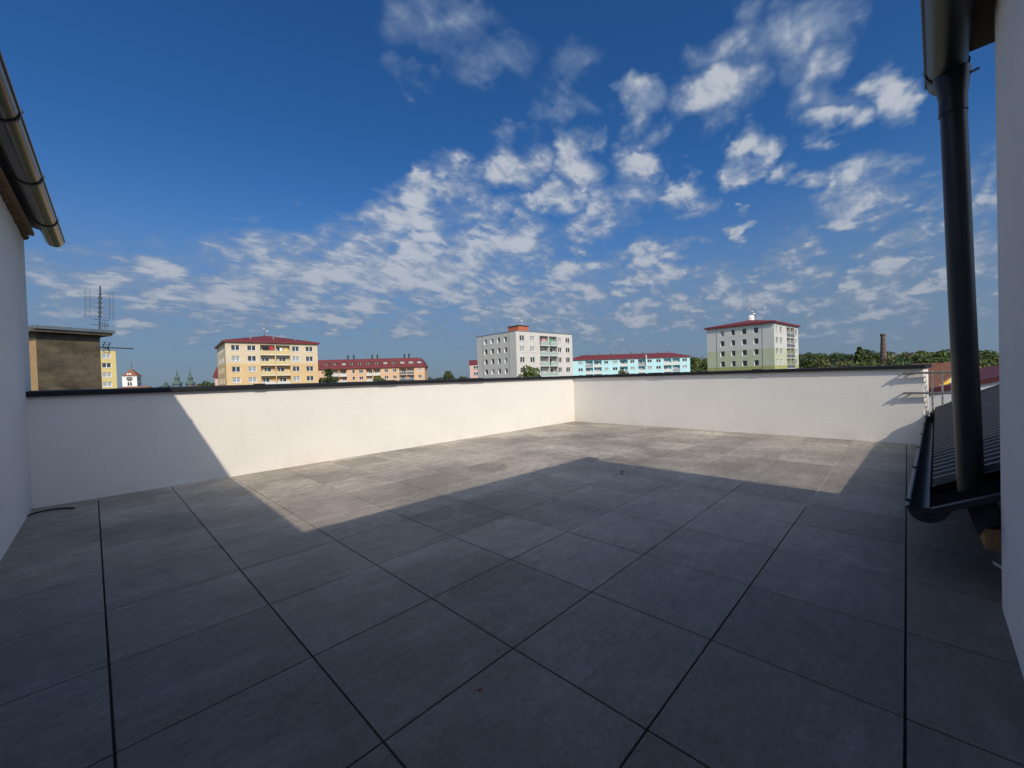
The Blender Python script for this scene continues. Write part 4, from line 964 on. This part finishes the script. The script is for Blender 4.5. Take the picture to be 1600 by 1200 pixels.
# ------------------------------------------------------------------ rooftop hut with aerials, far left
def hut():
    a = at(57.5, 560, 8.0); b = at(157.5, 560, 8.85); z0 = -2.6
    A2, B2 = Vector(a[:2]), Vector(b[:2]); e = (B2-A2).normalized(); n_ = Vector((e.y, -e.x)); W = (B2-A2).length
    zt = E_+(horizon(57.5)-519)*8.0/F_PX
    Ld = -along(a, n_, 49.5) if False else .9
    t = thing('rooftop_hut', 'weathered brown stucco hut with a grey slab roof behind the left parapet', 'hut', (a.x, a.y, z0))
    back = -n_
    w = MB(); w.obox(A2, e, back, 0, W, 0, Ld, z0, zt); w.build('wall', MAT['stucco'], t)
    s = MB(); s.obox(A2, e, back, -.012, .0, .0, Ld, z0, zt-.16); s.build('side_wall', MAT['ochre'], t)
    sl = MB(); sl.obox(A2, e, back, -.10, W+.16, -.14, Ld+.15, zt+.004, zt+.05); sl.build('roof_board', MAT['stucco'], t)
    s2 = MB(); s2.obox(A2, e, back, -.06, W+.20, -.17, Ld+.18, zt+.054, zt+.125); so = s2.build('roof_slab', MAT['slab'], t); bevel(so, .008)
    st = MB(); st.obox(A2, e, back, .55, W-.02, -.004, -.001, 0, 0) if False else None
    # house the hut stands on
    base = MB(); base.obox(A2, e, back, -4, W+3, -.6, 5, GROUND, z0); bo = base.build('old_town_building', MAT['render2'])
    tag(bo, 'flat roofed building under the weathered stucco hut', 'building')
    # grid aerial on a mast
    rr = Vector((RT.x, RT.y, 0)).normalized(); up = Vector((0, 0, 1)); D = 8.9
    bot = at(155, 520, D); top = at(156.5, 447, D)
    t2 = thing('grid_aerial', 'tall mast with a wire grid television aerial on the stucco hut', 'aerial', (bot.x, bot.y, zt))
    m_ = MB(); m_.tube([Vector((bot.x, bot.y, zt-.05)), top], .013, 8); mo = m_.build('mast', MAT['grey_dark'], t2)
    for k in range(5):
        q = at(156, 462+k*7.5, D); x_ = MB()
        for s1, s2_ in ((1, 1), (1, -1)): x_.tube([q-rr*.045*s1-up*.05*s2_, q+rr*.045*s1+up*.05*s2_], .007, 5)
        x_.build('dipole', MAT['grey_dark'], mo)
    for side, (x0, x1, vs) in enumerate(((132, 151, (133.0, 140.5)), (160, 177.5, (171.0, 177.0)))):
        gmb = MB(); fwd = Vector((FW.x, FW.y, 0)); dy = 3.2 if side else 0
        for k in range(15):
            y = 454.5+dy+k*2.85; p, q = at(x0, y, D), at(x1, y+(x1-x0)*.03, D)
            gmb.tube([p, q], .0022, 4)
        for v in vs: gmb.tube([at(v, 453+dy, D), at(v, 496+dy, D)], .0032, 5)
        gmb.build('reflector_grid', MAT['grey_dark'], t2)
    sy = MB()
    for x0, x1, y in ((145, 153, 498.5), (160, 169, 500), (143, 154, 507), (158, 171, 509)): sy.tube([at(x0, y, D), at(x1, y+.8, D)], .006, 5)
    for x in (160, 163.5, 167): sy.tube([at(x, 503, D), at(x, 514, D)], .005, 5)
    sy.tube([at(154.5, 503, D), at(169, 509, D)], .006, 5)
    sy.build('small_yagi', MAT['grey_dark'], t2)
    # second aerial pointing right from the hut wall
    D2 = 8.7; t3 = thing('yagi_aerial', 'long boom aerial sticking out right of the stucco hut', 'aerial', tuple(at(158, 543, D2)))
    bm_ = MB(); bm_.tube([at(150, 542.3, D2), at(208, 544.8, D2)], .012, 6); bm_.build('boom', MAT['grey_dark'], t3)
    g_ = MB()
    for k in range(5):
        g_.tube([at(157+k*.6, 534+k*4.0, D2), at(173-k*.2, 535+k*4.0, D2+.1)], .0045, 4)
    g_.tube([at(164, 534, D2), at(160, 543, D2), at(163, 551, D2)], .009, 5); g_.tube([at(172.5, 535, D2), at(168, 543, D2), at(171.5, 551, D2)], .009, 5)
    g_.tube([at(163, 543, D2-.02), at(170, 543.6, D2-.02)], .022, 6)
    g_.build('reflector', MAT['grey_dark'], t3)
MAT['grey_dark'] = mat('dark_grey_metal', (.06, .065, .075), .5, .4)
hut()

# ------------------------------------------------------------------ neighbours seen through the gap on the right
def neighbours():
    # white gable wall with a dark red verge just beyond the low roof
    X = 9.35; p = [on_x(1440, 610, X), on_x(1490, 598.5, X), on_x(1556, 588, X)]
    s = (p[2].z-p[0].z)/(p[2].y-p[0].y)
    t = thing('neighbour_house', 'white gable wall with a dark red metal verge behind the guard rail', 'house', (X, -.5, GROUND))
    y0, y1 = p[0].y+.04, -4.0; zl = lambda y: p[0].z+s*(y-p[0].y)
    w = MB(); w.hexa([(X, y1, GROUND), (X+.3, y1, GROUND), (X+.3, y0, GROUND), (X, y0, GROUND)], [(X, y1, zl(y1)-.04), (X+.3, y1, zl(y1)-.04), (X+.3, y0, zl(y0)-.04), (X, y0, zl(y0)-.04)])
    w.build('wall', MAT['render2'], t)
    r = MB(); q = .04
    r.hexa([(X-q, y1, zl(y1)-.075), (X+.34, y1, zl(y1)-.07), (X+.34, y0+.05, zl(y0+.05)-.07), (X-q, y0+.05, zl(y0+.05)-.075)], [(X-q, y1, zl(y1)), (X+.34, y1, zl(y1)+.004), (X+.34, y0+.05, zl(y0+.05)+.004), (X-q, y0+.05, zl(y0+.05))])
    r.build('verge', MAT['darkverge'], t)
    ys = -.66; r2 = MB()
    r2.hexa([(X+.345, y1, zl(y1)-.1), (X+1.3, y1, zl(y1)-.02), (X+1.3, ys, zl(ys)-.02), (X+.345, ys, zl(ys)-.1)], [(X+.345, y1, zl(y1)), (X+1.3, y1, zl(y1)+.12), (X+1.3, ys, zl(ys)+.12), (X+.345, ys, zl(ys))])
    r2.build('roof', MAT['darkverge'], t)
    # orange roofed house with a yellow gable beyond
    D = 34; e1, e2 = frame_dirs(8); o = at(1428, 604, D)
    zr = E_-(577-horizon(1465))*D/F_PX; ze = E_-(606-horizon(1465))*D/F_PX
    L1 = along(o, e1, 1600, 590)
    t2, ro, P = gabled('house', 'orange tiled house with a bright yellow gable seen past the downpipe', 'house', o, e1, e2, L1, 7.0, GROUND, ze, zr-ze-.1, 'ywall', 'tileroof', (), .3)
    og = P(0, -.9, 0); gx = along(og, e1, 1457, 600); gw = (along(og, e1, 1513, 580)-gx)*2
    gm = MB(); H = (606-571)*D/F_PX*1.05
    gm.poly([P(gx, -.9, ze-3), P(gx+gw, -.9, ze-3), P(gx+gw, -.9, ze+.05), P(gx+gw/2, -.9, ze+H), P(gx, -.9, ze+.05)])
    gm.quad(P(gx, -.9, ze-3), P(gx, -.9, ze-.2), P(gx, .5, ze-.2), P(gx, .5, ze-3))
    go = gm.build('gable', MAT['ywall'], t2)
    gr = MB()
    for sgn in (0, 1):
        a0 = gx-.25 if not sgn else gx+gw+.25; am = gx+gw/2; zz = ze+.05-.25*(H-.05)/(gw/2)
        pts = [P(a0, -1.15, zz), P(am, -1.15, ze+H), P(am, 3.3, ze+H), P(a0, 3.3, zz)]
        if sgn: pts = pts[::-1]
        gr.hexa([p_-Vector((0, 0, .0)) for p_ in pts], [p_+Vector((0, 0, .12)) for p_ in pts])
    gr.build('gable_roof', MAT['tileroof'], go)
    a0 = along(og, e1, 1484.5, 593); p_ = P(a0, -.93, E_-(597-horizon(1487))*D/F_PX); window(.55, .55, 0, go, p_, e1, None, 0)
    hp = MB(); hp.tube([P(along(o, e1, 1448, 590), -.3, ze+.1), P(along(o, e1, 1441, 580), 3.4, zr+.1)], .09, 6); hp.build('hip_tile_row', MAT['tileroof'], ro)
neighbours()

# ------------------------------------------------------------------ brick chimney
b = at(1381, 600, 240); zt = E_+(horizon(1381)-521.5)*240/F_PX
cm = thing('factory_chimney', 'tall round brick factory chimney above the wood', 'chimney', (b.x, b.y, GROUND))
H = zt-GROUND; sh = MB(); sh.lathe((b.x, b.y, GROUND), [(1.95, 0), (1.42, H*.62), (1.06, H*.955), (1.06, H*.957)], 20); sh.build('shaft', MAT['brick'], cm, smooth=True)
cr = MB(); cr.lathe((b.x, b.y, GROUND), [(1.08, H*.955), (1.38, H*.972), (1.38, H*.988), (1.15, H)], 20); cr.build('crown', MAT['brick_dark'] if 'brick_dark' in MAT else MAT['brick'], cm)
rg = MB()
for k in range(7):
    z = H*(.42+.075*k); rr_ = 1.78-.0*k; r0 = np.interp(z, [0, H*.62, H*.955], [1.95, 1.42, 1.06])+.02
    rg.lathe((b.x, b.y, GROUND), [(r0, z), (r0, z+.25)], 20)
rg.build('iron_bands', MAT['dark'], cm)

# ------------------------------------------------------------------ trees
def leaves(centres, radii, per, size, flat=.9):
    """leaf clumps scattered through lobes; returns verts, faces"""
    V = []
    for c, r in zip(centres, radii):
        k = int(per)
        u = rng.normal(size=(k, 3)); u /= np.linalg.norm(u, axis=1)[:, None]
        rad = r*(.55+.50*rng.random((k, 1))**.6); q = c+u*rad*np.array([1, 1, flat])
        a = rng.normal(size=(k, 3)); a /= np.linalg.norm(a, axis=1)[:, None]
        b_ = np.cross(a, rng.normal(size=(k, 3))); b_ /= np.linalg.norm(b_, axis=1)[:, None]
        s = size*(.6+.8*rng.random((k, 1)))
        V.append(np.stack([q-a*s-b_*s*.6, q+a*s-b_*s*.5, q+a*s*.9+b_*s*.6, q-a*s*.8+b_*s*.5], 1).reshape(-1, 3))
    V = np.concatenate(V); F = np.arange(len(V)).reshape(-1, 4); return V, F
def leaf_obj(name, V, F, mats, parent=None):
    me = bpy.data.meshes.new(name); me.from_pydata(V.tolist(), [], F.tolist())
    for m in mats: me.materials.append(m)
    if len(mats) > 1: me.polygons.foreach_set('material_index', rng.integers(0, len(mats), len(F)))
    o = bpy.data.objects.new(name, me); COL.objects.link(o)
    if parent is not None: put(o, parent)
    return o
def crown_lobes(c, rx, rz, n):
    cs, rs = [], []
    for _ in range(n):
        u = rng.normal(size=3); u /= np.linalg.norm(u); k = .35+.45*rng.random()
        cs.append(np.array(c)+u*k*np.array([rx, rx, rz])); rs.append(min(rx, rz)*(.32+.28*rng.random()))
    cs.append(np.array(c)); rs.append(min(rx, rz)*.6)
    return cs, rs
def tree(px, ytop, D, rx, rz, label, mats, lobes=12, per=140, size=.32, group=None, conic=False):
    top = at(px, ytop, D); c = np.array([top.x, top.y, top.z-rz])
    t = thing('tree', label, 'tree', (top.x, top.y, GROUND), group or 'single trees beyond the parapet')
    tk = MB(); zc = c[2]
    tk.tube([(top.x, top.y, GROUND), (top.x+.1, top.y, (GROUND+zc)/2), (top.x, top.y+.1, zc), (top.x+.1, top.y, zc+rz*.6)], [rx*.10, rx*.075, rx*.05, .04], 8)
    for k in range(6):
        a = random.random()*6.28; z = zc-rz*.5+rz*.2*k; tk.tube([(top.x, top.y, z), (top.x+math.cos(a)*rx*.35, top.y+math.sin(a)*rx*.35, z+rz*.2), (top.x+math.cos(a)*rx*.75, top.y+math.sin(a)*rx*.75, z+rz*.32)], [rx*.035, rx*.022, .02], 6)
    tk.build('trunk', MAT['bark'], t)
    if conic:
        cs, rs = [], []
        for k in range(lobes):
            f = k/(lobes-1); zz = c[2]+rz*(.95-1.9*f); rad = rx*(.18+.8*f)
            for _ in range(3): a = rng.random()*6.28; cs.append(np.array([c[0]+math.cos(a)*rad*.55, c[1]+math.sin(a)*rad*.55, zz])); rs.append(rad*.5+.15)
    else: cs, rs = crown_lobes(c, rx, rz, lobes)
    V, F = leaves(cs, rs, per, size); leaf_obj('crown', V, F, [MAT[m] for m in mats], t)
tree(829, 569.5, 82, 2.5, 2.9, 'bushy green tree in front of the grey white block', ['leaf1', 'leaf1', 'leaf3'], 12, 150, .20)
tree(975, 576.5, 120, 2.0, 2.2, 'small round tree in front of the blue block', ['leaf1', 'leaf3'], 9, 110, .2)
tree(514, 574, 130, 2.6, 4.2, 'dark narrow tree at the left end of the apricot block', ['leaf2'], 12, 120, .26)
tree(594, 587, 125, 2.3, 2.0, 'light green bush in front of the apricot block', ['leaf1', 'leaf3'], 9, 110, .2)
tree(700, 581.5, 260, 4.6, 4.0, 'dark tree between the apricot block and the pink house', ['leaf2'], 12, 110, .45)
tree(688, 586.5, 250, 3.8, 4.0, 'low dark tree right beside the apricot block', ['leaf2'], 10, 100, .45)
tree(327, 596.5, 210, 4.2, 3.6, 'dark tree left of the yellow block', ['leaf2', 'leaf1'], 12, 110, .4)
tree(313, 599.5, 240, 3.6, 3.0, 'low dark tree left of the yellow block, beside the far red roof', ['leaf2'], 10, 110, .4)
tree(1345, 543.5, 200, 6.2, 7.0, 'taller pointed dark green tree left of the factory chimney', ['leaf2', 'leaf1'], 11, 130, .36, conic=True)
# the wood beyond: one mass
def wood(name, spans, mats):
    cs, rs = [], []
    for (p0, p1, y0, y1, D0, D1, n_) in spans:
        for k in range(n_):
            f = (k+rng.random())/n_; px = p0+(p1-p0)*f; D = D0+(D1-D0)*rng.random()
            y = y0+(y1-y0)*f+rng.normal()*2.2*240/D; top = at(px, y, D); r = 3.6+2.2*rng.random()
            for q in range(9):
                u = rng.normal(size=3); u /= np.linalg.norm(u)
                cs.append(np.array([top.x, top.y, top.z-r])+u*r*.6); rs.append(r*(.34+.26*rng.random()))
            for q in range(4):
                u = rng.normal(size=3)*np.array([r*.6, r*.6, 1.5]); cs.append(np.array([top.x, top.y, top.z-r*2.1-1])+u); rs.append(r*.6)
    V, F = leaves(cs, rs, 92, .40, .85)
    o = leaf_obj(name, V, F, [MAT[mats[0]]])
    for m in mats[1:]: o.data.materials.append(MAT[m])
    pick = rng.integers(0, len(mats), len(F)//(92*13)+1)
    o.data.polygons.foreach_set('material_index', pick[np.arange(len(F))//(92*13)].astype(np.int32)); tag(o, kind='stuff')
    return o
tag(wood('far_wood', [(1040, 1290, 558, 553, 300, 340, 30), (1250, 1700, 551, 545, 270, 330, 46), (1240, 1640, 560, 553, 210, 250, 34), (1060, 1120, 566, 562, 240, 260, 8), (1420, 1640, 548, 545, 180, 210, 14), (1270, 1560, 566, 562, 150, 180, 20)], ['leaf1', 'leaf2', 'leaf4', 'leaf3', 'leaf5', 'leaf1']),
    'broad green wood along the skyline on the right', 'wood')
tag(wood('distant_trees', [(120, 345, 607, 601, 420, 520, 26), (660, 760, 590, 587, 400, 460, 14)], ['leaf2']), 'low dark line of far trees behind the town roofs', 'trees')
